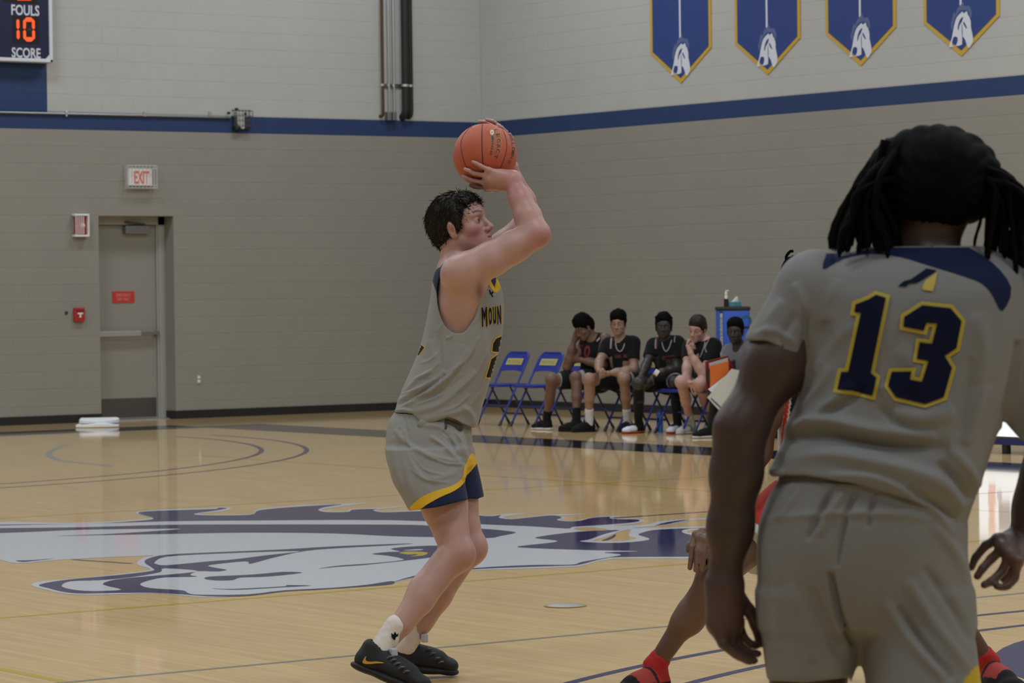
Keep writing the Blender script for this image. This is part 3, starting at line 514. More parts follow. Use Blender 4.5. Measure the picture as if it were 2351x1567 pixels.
# ---------------------------------------------------------------- implicit surfaces for bodies and cloth
def nrm(v): v = np.asarray(v, float); return v/(np.linalg.norm(v)+1e-12)
class Field:
    """list of primitives joined by smooth union / subtraction, meshed with surface nets"""
    def __init__(s): s.p = []
    def _a(s, fn, lo, hi, k, op, col): s.p.append((fn, np.asarray(lo, float), np.asarray(hi, float), k, op, col)); return s
    def cone(s, a, b, ra, rb, k=.02, op='+', col=None, flat=None):
        """round cone; flat=(axis vector, factor) squeezes it along a direction"""
        a, b = np.asarray(a, float), np.asarray(b, float); r = max(ra, rb)
        if flat is None: T = None
        else:
            n = nrm(flat[0]); T = np.eye(3)+(1/flat[1]-1)*np.outer(n, n)
        def fn(P):
            A, B, Q = (a, b, P) if T is None else (T@a, T@b, P@T.T)
            ab = B-A; L2 = ab@ab+1e-12; t = np.clip((Q-A)@ab/L2, 0, 1)
            d = np.sqrt(((Q-A-t[..., None]*ab)**2).sum(-1)+1e-14)-(ra+(rb-ra)*t)
            return d*(1 if T is None else min(1., flat[1]) if flat[1] < 1 else 1.)
        m = r*(1 if flat is None else max(1, flat[1]))
        return s._a(fn, np.minimum(a, b)-m, np.maximum(a, b)+m, k, op, col)
    def chain(s, pts, rads, k=.02, op='+', col=None, flat=None):
        for i in range(len(pts)-1): s.cone(pts[i], pts[i+1], rads[i], rads[i+1], k, op, col, flat)
        return s
    def ell(s, c, r, R=None, k=.02, op='+', col=None):
        c = np.asarray(c, float); r = np.asarray(r, float); R = np.eye(3) if R is None else np.asarray(R, float)   # rows = local axes
        def fn(P):
            q = (P-c)@R.T; k0 = np.sqrt(((q/r)**2).sum(-1)+1e-12); k1 = np.sqrt(((q/r**2)**2).sum(-1)+1e-12); return k0*(k0-1)/k1
        e = np.abs(R).T@r; return s._a(fn, c-e, c+e, k, op, col)
    def box(s, c, h, R=None, rad=.005, k=.01, op='+', col=None):
        c = np.asarray(c, float); h = np.asarray(h, float)-rad; R = np.eye(3) if R is None else np.asarray(R, float)
        def fn(P):
            q = np.abs((P-c)@R.T)-h; return np.sqrt((np.maximum(q, 0)**2).sum(-1))+np.minimum(q.max(-1), 0)-rad
        e = np.abs(R).T@(h+rad); return s._a(fn, c-e, c+e, k, op, col)
    def stack(s, rows, k=.02, op='+', col=None, ex=2.3):
        """rows: (centre point, half width along camera right, half depth) ordered along z"""
        rows = sorted(rows, key=lambda q: q[0][2]); Z = np.array([q[0][2] for q in rows]); Cc = np.array([q[0] for q in rows]); A = np.array([q[1] for q in rows]); B = np.array([q[2] for q in rows])
        def ip(z, Y):                                        # smooth interpolation
            i = np.clip(np.searchsorted(Z, z)-1, 0, len(Z)-2); t = np.clip((z-Z[i])/(Z[i+1]-Z[i]), 0, 1)
            m = np.gradient(Y, Z); h = Z[i+1]-Z[i]; t2 = t*t; t3 = t2*t
            return (2*t3-3*t2+1)*Y[i]+(t3-2*t2+t)*h*m[i]+(-2*t3+3*t2)*Y[i+1]+(t3-t2)*h*m[i+1]
        def fn(P):
            z = P[..., 2]; u = (P[..., 0]-ip(z, Cc[:, 0]))*RH[0]+(P[..., 1]-ip(z, Cc[:, 1]))*RH[1]; w = (P[..., 0]-ip(z, Cc[:, 0]))*FH[0]+(P[..., 1]-ip(z, Cc[:, 1]))*FH[1]
            a = ip(z, A); b = ip(z, B); q = ((np.abs(u/a))**ex+(np.abs(w/b))**ex+1e-9)**(1/ex)
            d = (q-1)*np.minimum(a, b); dz = np.maximum(Z[0]-z, z-Z[-1]); return np.where(dz > 0, np.sqrt(np.maximum(d, 0)**2+dz**2)+np.minimum(d, 0)*.0, np.maximum(d, dz))
        m = max(A.max(), B.max()); lo = Cc.min(0)-m; hi = Cc.max(0)+m; lo[2] = Z[0]; hi[2] = Z[-1]
        return s._a(fn, lo, hi, k, op, col)
    def bounds(s):
        q = [p for p in s.p if p[4] == '+']; return np.min([p[1] for p in q], 0), np.max([p[2] for p in q], 0)
    def eval(s, lo, hi, h):
        n = np.ceil((hi-lo)/h).astype(int)+1; D = np.full(n, .25, np.float32); ax = [lo[i]+h*np.arange(n[i]) for i in range(3)]
        for fn, a, b, k, op, col in s.p:
            pad = k+2.5*h; i0 = np.maximum(np.floor((a-pad-lo)/h).astype(int), 0); i1 = np.minimum(np.ceil((b+pad-lo)/h).astype(int)+1, n)
            if (i1 <= i0).any(): continue
            sl = tuple(slice(p, q) for p, q in zip(i0, i1)); G = np.stack(np.meshgrid(*[ax[i][sl[i]] for i in range(3)], indexing='ij'), -1)
            d = fn(G).astype(np.float32); o = D[sl]
            if op == '-': d = -d; hh = np.clip(.5-.5*(o-d)/max(k, 1e-6), 0, 1); D[sl] = o*(1-hh)+d*hh+k*hh*(1-hh) if k > 1e-6 else np.maximum(o, d)
            elif op == '&': D[sl] = np.maximum(o, d)
            else:
                hh = np.clip(.5+.5*(o-d)/max(k, 1e-6), 0, 1); D[sl] = o*(1-hh)+d*hh-k*hh*(1-hh)
        return D
    def net(s, h, lo=None, hi=None):
        a, b = s.bounds(); lo = a-3*h if lo is None else np.asarray(lo, float); hi = b+3*h if hi is None else np.asarray(hi, float)
        return surface_net(s.eval(lo, hi, h), lo, h)
def surface_net(D, lo, h):
    S = D < 0; n = np.array(D.shape)
    c = sum(S[i:n[0]-1+i, j:n[1]-1+j, k:n[2]-1+k].astype(np.int8) for i in (0, 1) for j in (0, 1) for k in (0, 1))
    cells = np.argwhere((c > 0) & (c < 8)); idx = np.full(c.shape, -1, np.int32); idx[tuple(cells.T)] = np.arange(len(cells))
    cor = np.array([(i, j, k) for i in (0, 1) for j in (0, 1) for k in (0, 1)]); val = np.stack([D[tuple((cells+q).T)] for q in cor], 1)
    acc = np.zeros((len(cells), 3)); cnt = np.zeros(len(cells))
    for a in range(8):
        for b in range(a+1, 8):
            if np.abs(cor[a]-cor[b]).sum() != 1: continue
            m = (val[:, a] < 0) != (val[:, b] < 0); t = val[m, a]/(val[m, a]-val[m, b]); acc[m] += cor[a]+t[:, None]*(cor[b]-cor[a]); cnt[m] += 1
    V = lo+h*(cells+acc/cnt[:, None]); F = []
    for ax in range(3):
        o = [0, 0, 0]; o[ax] = 1; s0 = S[tuple(slice(0, n[i]-o[i]) for i in range(3))]; s1 = S[tuple(slice(o[i], n[i]) for i in range(3))]
        e = np.argwhere(s0 != s1); u, v = [(1, 2), (2, 0), (0, 1)][ax]
        e = e[(e[:, u] > 0) & (e[:, v] > 0) & (e[:, u] < n[u]-1) & (e[:, v] < n[v]-1)]; fl = s0[tuple(e.T)]
        du = np.zeros(3, int); du[u] = 1; dv = np.zeros(3, int); dv[v] = 1
        q = np.stack([idx[tuple((e-du-dv).T)], idx[tuple((e-dv).T)], idx[tuple(e.T)], idx[tuple((e-du).T)]], 1)
        q[~fl] = q[~fl][:, ::-1]; F.append(q)
    F = np.concatenate(F); F = F[(F >= 0).all(1)]; return V, F
def relax(V, F, it=1, lam=.5):
    e = np.concatenate([F[:, [0, 1]], F[:, [1, 2]], F[:, [2, 3]], F[:, [3, 0]]]); e = np.concatenate([e, e[:, ::-1]])
    for _ in range(it):
        s = np.zeros_like(V); c = np.zeros(len(V)); np.add.at(s, e[:, 0], V[e[:, 1]]); np.add.at(c, e[:, 0], 1); V = V+lam*(s/np.maximum(c, 1)[:, None]-V)*(c > 0)[:, None]
    return V
def normals(V, F):
    n = np.cross(V[F[:, 2]]-V[F[:, 0]], V[F[:, 3]]-V[F[:, 1]]); N = np.zeros_like(V)
    for i in range(4): np.add.at(N, F[:, i], n)
    return N/(np.linalg.norm(N, axis=1)[:, None]+1e-12)
def skin_mesh(name, V, F, m, parent, col=None):
    me = bpy.data.meshes.new(name); me.vertices.add(len(V)); me.vertices.foreach_set('co', np.ascontiguousarray(V, np.float32).ravel())
    nf = len(F); k = F.shape[1]; me.loops.add(nf*k); me.loops.foreach_set('vertex_index', np.ascontiguousarray(F, np.int32).ravel()); me.polygons.add(nf)
    me.polygons.foreach_set('loop_start', np.arange(0, nf*k, k, dtype=np.int32)); me.polygons.foreach_set('use_smooth', np.ones(nf, bool)); me.update(calc_edges=True); me.validate()
    if col is not None:
        at_ = me.color_attributes.new('Col', 'FLOAT_COLOR', 'POINT'); c = np.ones((len(V), 4), np.float32); c[:, :3] = col; at_.data.foreach_set('color', c.ravel())
    return link(name, me, m, parent)
def seg_dist(P, L):
    """distance of 2-D points to a polyline, and the parameter along it"""
    L = np.asarray(L, float); best = np.full(len(P), 1e9); par = np.zeros(len(P))
    for i in range(len(L)-1):
        a, b = L[i], L[i+1]; ab = b-a; t = np.clip(((P-a)@ab)/(ab@ab+1e-9), 0, 1); d = np.hypot(*(P-a-t[:, None]*ab).T); m = d < best; best[m] = d[m]; par[m] = (i+t[m])/(len(L)-1)
    return best, par
def folds(V, F, strokes, scale, facing=-1):
    """raise creases along strokes (picture px polyline, half width px, height m) on the side turned to the viewer"""
    N = normals(V, F); p = project(V); fc = np.clip(-(N@CF)*2+.5, 0, 1); out = V.copy()
    for L, wd, ht in strokes:
        L = smooth_loop(L, 6, False); d, t = seg_dist(p, L); g = np.exp(-(d/wd)**2)*np.sin(np.clip(t, .0, 1)*math.pi)**.5*fc; out += N*(g*ht)[:, None]
    return out
def vnoise(P, sc, seed=0, oct=2):
    """cheap smooth noise from sines"""
    r = np.random.default_rng(seed); o = np.zeros(len(P))
    for j in range(oct):
        for _ in range(5):
            k = r.normal(size=3)*sc*(2**j); o += np.sin(P@k+r.uniform(0, 6.28))/5/(1.6**j)
    return o
def paint_poly(col, P2, loop, c, feather=1.5):
    """flat print: vertices whose picture position falls in the outline take colour c"""
    m = inside(loop, P2); col[m] = c; return m
CREG = {}
def cloth_mat(name='knit'):
    if name in CREG: return CREG[name]
    m = mat(name, rough=.85, spec=.10, attr='Col', bump=.22, bscale=420, sheen=.05); CREG[name] = m; return m
def skin_mat():
    if 'skin' in CREG: return CREG['skin']
    m = mat('skin', rough=.46, spec=.4, attr='Col', noise=.05, nscale=26); b = m.node_tree.nodes['Principled BSDF']
    b.inputs['Subsurface Weight'].default_value = .0; CREG['skin'] = m; return m
def rotm(fwd, up):
    """rows: forward, left, up"""
    f = nrm(fwd); l = nrm(np.cross(up, f)); return np.stack([f, l, np.cross(f, l)])
def head_field(F_, c, R, s=1., jaw=1., brow=1., mouth_open=0., ears=True, nose=1., neck=None):
    """human head about its eye-level centre c; R rows forward/left/up; s = size (1 = 0.235 m tall)"""
    T = lambda x, y, z: c+s*(np.array([x, y, z])@R)
    E = lambda x, y, z, r, k=.012, op='+': F_.ell(T(x, y, z), np.array(r)*s, R, k*s, op)
    Cn = lambda a, b, ra, rb, k=.012, op='+', flat=None: F_.cone(T(*a), T(*b), ra*s, rb*s, k*s, op, None, flat)
    E(-.020, 0, .034, (.098, .076, .084), .02); E(-.045, 0, .010, (.070, .070, .075), .02)
    E(.030, 0, -.030, (.056, .060, .078), .025); E(.040, 0, .03, (.050, .060, .050), .02)
    for q in (1, -1):
        Cn((-.004, q*.052, -.052), (.060, q*.018, -.098), .017*jaw, .016, .03); E(.048, q*.043, -.026, (.024, .022, .02), .02)
        Cn((.080, q*.012, .022), (.066, q*.046, .020), .009*brow, .008, .014)
    E(.072, 0, -.098, (.018, .022, .017), .02); E(.066, 0, -.07, (.026, .034, .03), .018)
    for q in (1, -1): E(.088, q*.032, -.003, (.017, .020, .013), .012, '-')
    for q in (1, -1): F_.ell(T(.0685, q*.0315, -.003), np.array((.0142, .0165, .0142))*s, R, .004*s)
    Cn((.080, 0, .010), (.106*nose-.0*1, 0, -.036), .0075, .0105, .012); Cn((.104*nose, 0, -.037), (.088, 0, -.048), .0095, .008, .008)
    for q in (1, -1): E(.092, q*.0135, -.042, (.012, .0085, .0085), .006)
    for q in (1, -1): E(.096, q*.0065, -.0495, (.006, .0038, .004), .003, '-')
    o = mouth_open
    Cn((.0905, .006, -.064+o*.2), (.0905, -.006, -.064+o*.2), .0065, .0065, .006)
    for q in (1, -1): Cn((.0905, q*.006, -.0645+o*.2), (.079, q*.023, -.069), .006, .004, .006); Cn((.088, q*.004, -.0755-o), (.078, q*.022, -.070), .007, .004, .006)
    for q in (1, -1): Cn((.096, q*.004, -.070-o*.4), (.084, q*.020, -.0695), .0016+o*.45, .001, .003, '-')
    E(.094, 0, -.058, (.005, .004, .006), .006, '-') if False else None
    if ears:
        for q in (1, -1):
            Re = rotm(R[0]*.96+R[1]*q*.28+R[2]*0, R[2]+R[0]*-.18)
            F_.ell(T(-.012, q*.080, -.012), np.array((.0175, .0075, .031))*s, Re, .006*s); F_.ell(T(-.008, q*.086, -.014), np.array((.009, .006, .015))*s, Re, .004*s, '-')
            F_.ell(T(-.004, q*.078, -.036), np.array((.009, .006, .010))*s, Re, .006*s)
    if neck is not None:
        a, b, ra, rb = neck; F_.cone(a, b, ra, rb, .03)
def head_color(V, c, R, s, base, lip, blush=None, browc=None, dark_under=None):
    q = (V-c)@R.T/s; col = np.tile(np.array(base), (len(V), 1)); g = lambda x, y, z, rx, ry, rz: np.exp(-(((q[:, 0]-x)/rx)**2+((np.abs(q[:, 1])-y)/ry)**2+((q[:, 2]-z)/rz)**2))
    near = (np.abs(q[:, 0]) < .16) & (np.abs(q[:, 2]) < .16)
    def mixc(w, c2): 
        nonlocal col; w = np.clip(w*near, 0, 1)[:, None]; col = col*(1-w)+np.array(c2)*w
    if blush is not None: mixc(.75*g(.055, .05, -.045, .05, .03, .035)+.5*g(.1, 0, -.035, .03, .02, .02)+.7*g(-.01, .085, -.01, .02, .02, .03), blush)
    mixc(1.1*g(.088, 0, -.0655, .016, .020, .0055)+1.1*g(.088, 0, -.0765, .016, .018, .006), lip)
    if browc is not None:
        arch = q[:, 2]-(.024+.006*np.sin(np.clip((np.abs(q[:, 1])-.012)/.04, 0, 1)*2.4)); w = np.exp(-(arch/.0042)**2)*((np.abs(q[:, 1]) > .011) & (np.abs(q[:, 1]) < .053) & (q[:, 0] > .03)); mixc(.9*w, browc)
    mixc(.55*g(.082, .032, -.003, .03, .022, .010), np.array(base)*.55)
    return col
def eyes(parent, c, R, s, look=(1, 0, 0), iris=(.04, .025, .016), name='eye', white=(.34, .31, .30)):
    if 'eye' not in CREG: CREG['eye'] = mat('eyeball', rough=.12, attr='Col')
    for q in (1, -1):
        o = c+s*(np.array([.0697, q*.0315, -.003])@R); r = .0131*s; V = []; Fq = []; n, k = 20, 14; d = nrm(np.array(look)@R); a = nrm(np.cross(d, R[2])); b = np.cross(a, d); cc = []
        for i in range(k+1):
            t = math.pi*i/k
            for j in range(n):
                p = 2*math.pi*j/n; V.append(o+r*(math.cos(t)*d+math.sin(t)*(math.cos(p)*a+math.sin(p)*b))); cc.append((.006, .006, .006) if t < .2 else iris if t < .56 else white)
        Fq = np.array([(i*n+j, i*n+(j+1) % n, (i+1)*n+(j+1) % n, (i+1)*n+j) for i in range(k) for j in range(n)])
        skin_mesh(name, np.array(V), Fq, CREG['eye'], parent, np.array(cc))
def eye_slits(F_, c, R, s, opn=.0048):
    for q in (1, -1): F_.ell(c+s*(np.array([.083, q*.0325, -.003])@R), np.array((.016, .0135, opn))*s, R, .002*s, '-')
def hand(F_, wrist, knuckles, fingers, thumb, rw, k=.010, rf=.0085, palm_flat=None):
    """wrist point, four knuckle points, four finger chains (list of points after the knuckle), thumb chain from the palm side"""
    w = np.asarray(wrist, float); K = [np.asarray(q, float) for q in knuckles]; n = len(K)
    for q in K: F_.cone(w+(q-w)*.12, q, rw*.72, rf*1.22, k*1.6)
    for a, b in zip(K[:-1], K[1:]): F_.cone(a, b, rf*1.2, rf*1.2, k); F_.cone(w*.45+a*.55, w*.45+b*.55, rf*1.45, rf*1.45, k*1.4)
    for i, fg in enumerate(fingers):
        P = [K[i]]+[np.asarray(q, float) for q in fg]; r = np.linspace(rf*1.08, rf*.82, len(P)); 
        for j in range(len(P)-1): F_.cone(P[j], P[j+1], r[j], r[j+1], .0035)
    T = [np.asarray(q, float) for q in thumb]; r = [rf*1.7, rf*1.3, rf*1.12, rf*.95][:len(T)]
    for j in range(len(T)-1): F_.cone(T[j], T[j+1], r[j], r[j+1], .006)
def shoe(parent, heel, toe, up, w, m_up, m_sole, h=.085, name='shoe', ankle=None, col=None, sole_col=None, res=.005, sole=.028, trim=None):
    """sneaker from heel to toe (points on the sole), w = half width; children: upper, sole"""
    heel = np.asarray(heel, float); toe = np.asarray(toe, float); f = nrm(toe-heel); L = np.linalg.norm(toe-heel); up = nrm(np.asarray(up)-f*(np.asarray(up)@f)); l = np.cross(up, f); R = np.stack([f, l, up]); P = lambda x, y, z: heel+x*L*f+y*l+z*up
    U = Field()
    U.cone(P(.16, 0, .045), P(.16, 0, h*.95), w*.78, w*.70, .02); U.cone(P(.16, 0, .045), P(.55, 0, .048), w*.86, w*.94, .02, flat=(up, .9)); U.cone(P(.55, 0, .045), P(.84, 0, .037), w*.98, w*.82, .02, flat=(up, .70)); U.cone(P(.20, 0, h*.84), P(.70, 0, .060), w*.64, w*.58, .025)
    U.ell(P(.86, 0, .034), (L*.13, w*.86, .026), R, .02)
    if ankle is not None: U.cone(P(.18, 0, h*.8), ankle, w*.66, w*.62, .02)
    U.box(P(.5, 0, -.04), (L, w*3, .04+.012), R, .002, .002, '-')
    if ankle is None: U.ell(P(.20, 0, h*1.12), (w*.62, w*.50, h*.32), R, .006, '-')
    V, F = U.net(res); o = skin_mesh(name, V, F, m_up, parent, np.tile(np.array(col if col is not None else (.012, .012, .013)), (len(V), 1)))
    S = Field(); S.cone(P(.15, 0, .5*sole), P(.5, 0, .45*sole), w*.86, w*.92, .02, flat=(up, sole*.55/w)); S.cone(P(.5, 0, .45*sole), P(.86, 0, .5*sole), w*.94, w*.80, .02, flat=(up, sole*.55/w)); S.ell(P(.88, 0, .5*sole), (L*.13, w*.82, sole*.5), R, .015); S.ell(P(.14, 0, .5*sole), (L*.14, w*.84, sole*.5), R, .015)
    V2, F2 = S.net(res*.8); so = skin_mesh('sole', V2, F2, m_sole, o, np.tile(np.array(sole_col if sole_col is not None else (.012, .012, .013)), (len(V2), 1)))
    return o, P, V
def face_frame(yaw, pitch, roll=0.):
    """head frame from image angles in degrees: yaw from picture-right towards the viewer, pitch up, roll"""
    y, p, r = map(math.radians, (yaw, pitch, roll)); T = -CF
    f = math.cos(y)*math.cos(p)*CR+math.sin(p)*CU+math.sin(y)*math.cos(p)*T
    l = nrm(np.cross(CU, f)); u = np.cross(f, l); return np.stack([f, l*math.cos(r)+u*math.sin(r), u*math.cos(r)-l*math.sin(r)])
class Pose:
    """one figure: picture pixel + depth offset (m) about depth z0 -> world point"""
    def __init__(s, z0): s.z0 = z0; s.k = FPX/z0
    def __call__(s, x, y, d=0.): return at(x, y, s.z0+d)
    def r(s, px): return px/s.k
    def rows(s, L): return [((s((a+b)/2, y, d)), (b-a)/2/s.k, hd) for y, a, b, hd, d in L]
def _poly(self, ps, loop, d0, d1, k=.004, op='-'):
    """outline in picture px swept through depths d0..d1 of the pose"""
    L = np.asarray(loop, float); pts = np.array([ps(x, y, d) for x, y in L for d in (d0, d1)])
    def fn(P):
        sh = P.shape[:-1]; Q = P.reshape(-1, 3); z = (Q-CAM)@CF; p2 = project(Q); d, _ = seg_dist(p2, np.vstack([L, L[:1]])); d = d/ps.k; d[inside(L, p2)] *= -1
        dz = np.maximum(ps.z0+d0-z, z-ps.z0-d1); return np.maximum(d, dz).reshape(sh)
    return self._a(fn, pts.min(0), pts.max(0), k, op, None)
Field.poly = _poly
def project_on(bvh, loops, m, name, parent, lift=.0015, step=4., depth_m=None):
    """flat print in picture px laid on the cloth it belongs to"""
    v, t = fill2d(loops, step); V = []; ok = []
    for x, y in v:
        d = ray(x, y); h = bvh.ray_cast(Vector(CAM), Vector(d)); 
        if h[0] is None: V.append((0, 0, 0)); ok.append(False)
        else: V.append(np.array(h[0])-nrm(d)*lift+np.array(h[1])*0.); ok.append(True)
    dist = np.array([np.linalg.norm(np.array(q)-CAM) if o else 0 for q, o in zip(V, ok)])
    T = [q for q in t if all(ok[i] for i in q) and np.ptp(dist[list(q)]) < .12]
    if not T: return None
    use = sorted({i for q in T for i in q}); ix = {i: j for j, i in enumerate(use)}
    me = bpy.data.meshes.new(name); me.from_pydata([tuple(V[i]) for i in use], [], [tuple(ix[i] for i in q) for q in T]); me.polygons.foreach_set('use_smooth', [True]*len(T)); me.update(); return link(name, me, m, parent)
def bvh_of(V, F): return BVHTree.FromPolygons([tuple(q) for q in V], [tuple(q) for q in F.tolist()])
def text_loops(txt, cx, cy, w, h, ang=0., slant=0., bold=0.):
    """outline loops of a word, for cloth print; ang degrees clockwise in the picture"""
    cu = bpy.data.curves.new('t', 'FONT'); cu.body = txt; cu.align_x = 'CENTER'; cu.align_y = 'CENTER'; cu.offset = bold; cu.resolution_u = 3
    o = bpy.data.objects.new('t', cu); COL.objects.link(o); dg = bpy.context.evaluated_depsgraph_get(); dg.update(); me = bpy.data.meshes.new_from_object(o.evaluated_get(dg))
    bm = bmesh.new(); bm.from_mesh(me); loops = []; seen = set()
    for e in bm.edges:
        if len(e.link_faces) == 1 and e not in seen:
            st = e.verts[0]; cur = e.verts[1]; L = [st.co[:2]]; seen.add(e); prev = e
            while cur != st:
                L.append(cur.co[:2]); nx = [q for q in cur.link_edges if len(q.link_faces) == 1 and q not in seen]
                if not nx: break
                seen.add(nx[0]); cur = nx[0].other_vert(cur)
            if len(L) > 2: loops.append(np.array(L))
    bm.free(); bpy.data.objects.remove(o); bpy.data.meshes.remove(me); bpy.data.curves.remove(cu)
    A = np.vstack(loops); lo, hi = A.min(0), A.max(0); a = math.radians(ang); out = []
    for L in loops:
        q = (L-(lo+hi)/2)/(hi-lo)*np.array([w, h]); q[:, 0] += slant*q[:, 1]; x, y = q[:, 0], -q[:, 1]
        out.append(np.stack([cx+x*math.cos(a)-y*math.sin(a), cy+x*math.sin(a)+y*math.cos(a)], 1))
    return out
def sock(parent, pts, rads, col, name='sock', m=None):
    S = Field(); S.chain(pts, rads, .015); V, F = S.net(.0045); nn = vnoise(V, 60, 3); V = V+normals(V, F)*(nn*.0022)[:, None]
    return skin_mesh(name, V, F, m or cloth_mat(), parent, np.tile(np.array(col), (len(V), 1)))
# ---------------------------------------------------------------- the shooter and the ball
P = Pose(12.25)
sh = empty('person', gd(960, 1560), 'person in sleeveless grey jersey jump-shooting an orange basketball at centre of photo', 'person')
SKIN, BLUSH, LIPC = (.44, .262, .222), (.40, .150, .145), (.33, .115, .110)
BC = (1113.5, 357); BR = 73.6; BZ = .03; ballc = P(*BC, BZ); ballr = BR/FPX*(12.25+BZ)
def onball(x, y, lift=5.):
    d2 = (BR+lift)**2-(x-BC[0])**2-(y-BC[1])**2; return P(x, y, BZ-math.sqrt(max(d2, 0))/P.k)
HC = P(1062, 516.5, -.02); HR = face_frame(24, 15, 4); HS = 1.07
B = Field()
# legs
Rhip, Rkn, Ran = P(985, 1025, -.055), P(1049, 1270, -.20), P(884, 1482, -.36); Lhip, Lkn, Lan = P(1008, 1012, .10), P(1079, 1256, .05), P(936, 1482, .0)
def leg(hip, kn, an, s=1., fwd=None):
    hip, kn, an = map(np.asarray, (hip, kn, an)); d = an-kn; t = nrm(kn-hip); sdir = nrm(d); fw = nrm(t-sdir*(t@sdir)) if fwd is None else fwd
    B.cone(hip, hip*.45+kn*.55, .098*s, .083*s, .03); B.cone(hip*.45+kn*.55, kn, .083*s, .057*s, .03)
    B.ell(kn+fw*.014*s, (.056*s, .055*s, .062*s), rotm(fw, -sdir), .03)
    B.cone(kn, kn+d*.5, .054*s, .047*s, .03); B.cone(kn+d*.14-fw*.020*s, kn+d*.42-fw*.022*s, .048*s, .046*s, .03); B.cone(kn+d*.42-fw*.018*s, kn+d*.75, .046*s, .036*s, .03); B.cone(kn+d*.5, an, .044*s, .033*s, .03)
leg(Rhip, Rkn, Ran, 1.02); leg(Lhip, Lkn, Lan, .97)
# torso, neck
B.stack(P.rows([(1010, 915, 1080, .15, 0), (940, 926, 1084, .15, 0), (880, 950, 1098, .145, 0), (800, 976, 1124, .15, 0), (740, 991, 1138, .158, 0), (690, 997, 1138, .160, 0), (650, 1004, 1128, .150, 0), (622, 1016, 1106, .12, 0)]), .03)
B.cone(P(1052, 628, .0), P(1050, 560, -.01), .066, .060, .05); B.cone(P(1050, 560, -.01), P(1072, 545, -.01), .060, .058, .03)
B.cone(P(1048, 620, -.02), P(1054, 628, -.15), .058, .066, .05); B.cone(P(1052, 622, .02), P(1082, 628, .16), .058, .062, .05)
# near (right) arm
Rs, Re, Rw = P(1058, 630, -.165), P(1230, 538, -.17), P(1176, 414, -.075)
B.ell(P(1070, 622, -.165), (.083, .070, .066), np.stack([nrm(Re-Rs), nrm(np.cross(CU, Re-Rs)), nrm(np.cross(Re-Rs, np.cross(CU, Re-Rs)))]), .04)
B.chain([Rs, Rs*.62+Re*.38, Rs*.3+Re*.7, Re], [.066, .061, .056, .045], .03); B.cone(Rs*.55+Re*.45+P(0, 10, 0)-P(0, 0, 0), Re, .050, .043, .03); B.ell(P(1240, 536, -.17), (.035, .032, .036), None, .025)
B.chain([Re, Re*.68+Rw*.32, Re*.35+Rw*.65, Rw], [.043, .0485, .041, .0315], .03)
B.cone(P(1065, 700, -.10), P(1085, 645, -.15), .075, .055, .04)
# far (left) arm
Ls, Le, Lw = P(1098, 628, .17), P(1217, 501, .20), P(1172, 388, .135)
B.chain([Ls, Ls*.5+Le*.5, Le], [.066, .055, .043], .03); B.chain([Le, Le*.65+Lw*.35, Lw], [.043, .045, .030], .03)
# hands on the ball
K = [onball(1121, 390, 7), onball(1116, 403, 7), onball(1112, 418, 7), onball(1117, 430, 7)]
B.cone(Rw, onball(1150, 408, 13), .030, .027, .03); B.cone(Rw, P(1150, 418, -.07), .028, .026, .03); B.cone(onball(1150, 408, 13), onball(1126, 412, 11), .026, .024, .025); B.cone(P(1150, 424, -.06), onball(1124, 426, 10), .020, .017, .02)
hand(B, Rw, K, [[onball(1104, 381, 5), onball(1094.5, 375.5, 4.6), onball(1086.5, 371.5, 4.5)], [onball(1087, 397.5, 5), onball(1076.5, 391.5, 4.6), onball(1068, 388, 4.5)], [onball(1082, 413, 5), onball(1072, 408.5, 4.7), onball(1064, 404.5, 4.6)], [onball(1098, 430, 5), onball(1088, 428, 4.8), onball(1080, 425, 4.7)]],
     [P(1150, 425, -.02), P(1140, 434, .02), P(1128, 434, .045), P(1115, 436, .055)], .034, rf=.0088)
hand(B, Lw, [P(1152, 316, .105), P(1158, 330, .115), P(1160, 345, .118), P(1160, 358, .112)], [[P(1131, 290, .09), P(1112, 280, .055), P(1101, 279, .03)], [P(1146, 289, .085), P(1130, 278, .05), P(1118, 275, .028)], [P(1162, 303, .085), P(1152, 293, .05), P(1142, 287.5, .035)], [P(1176, 330, .085), P(1175, 317, .06), P(1170, 308, .045)]],
     [P(1168, 366, .13), P(1150, 372, .135), P(1132, 372, .14), P(1118, 368, .14)], .034, rf=.0085)
head_field(B, HC, HR, HS, mouth_open=.004); eye_slits(B, HC, HR, HS, .0034)
lo, hi = B.bounds(); lo -= .02; hi += .02
V1, F1 = B.net(.0062, lo, hi)
# finer lattice for head and hands
def refine(Bf, V, F, boxes, h):
    VV, FF, n = [V], None, len(V); keep = np.ones(len(F), bool); c = V[F].mean(1); extra = []
    for a, b in boxes:
        a = np.asarray(a); b = np.asarray(b); ins = ((c > a+.004) & (c < b-.004)).all(1); keep &= ~ins; v, f = Bf.net(h, a, b); extra.append((v, f))
    FF = [F[keep]]
    for v, f in extra: FF.append(f+n); VV.append(v); n += len(v)
    return np.vstack(VV), np.vstack(FF)
def box_of(pts, m): A = np.array(pts); return A.min(0)-m, A.max(0)+m
V1, F1 = refine(B, V1, F1, [box_of([HC+HR[2]*.13*HS, HC-HR[2]*.115*HS+HR[0]*.1, HC-HR[0]*.11, HC+HR[0]*.12, HC+HR[1]*.08, HC-HR[1]*.08], .012), box_of([ballc, P(1060, 430, -.15), P(1175, 275, .15), P(1170, 436, -.1)], .012)], .0031)
col = head_color(V1, HC, HR, HS, SKIN, LIPC, BLUSH, (.035, .022, .017)); p2 = project(V1)
def blend(col, w, c): w = np.clip(w, 0, 1)[:, None]; return col*(1-w)+np.array(c)*w
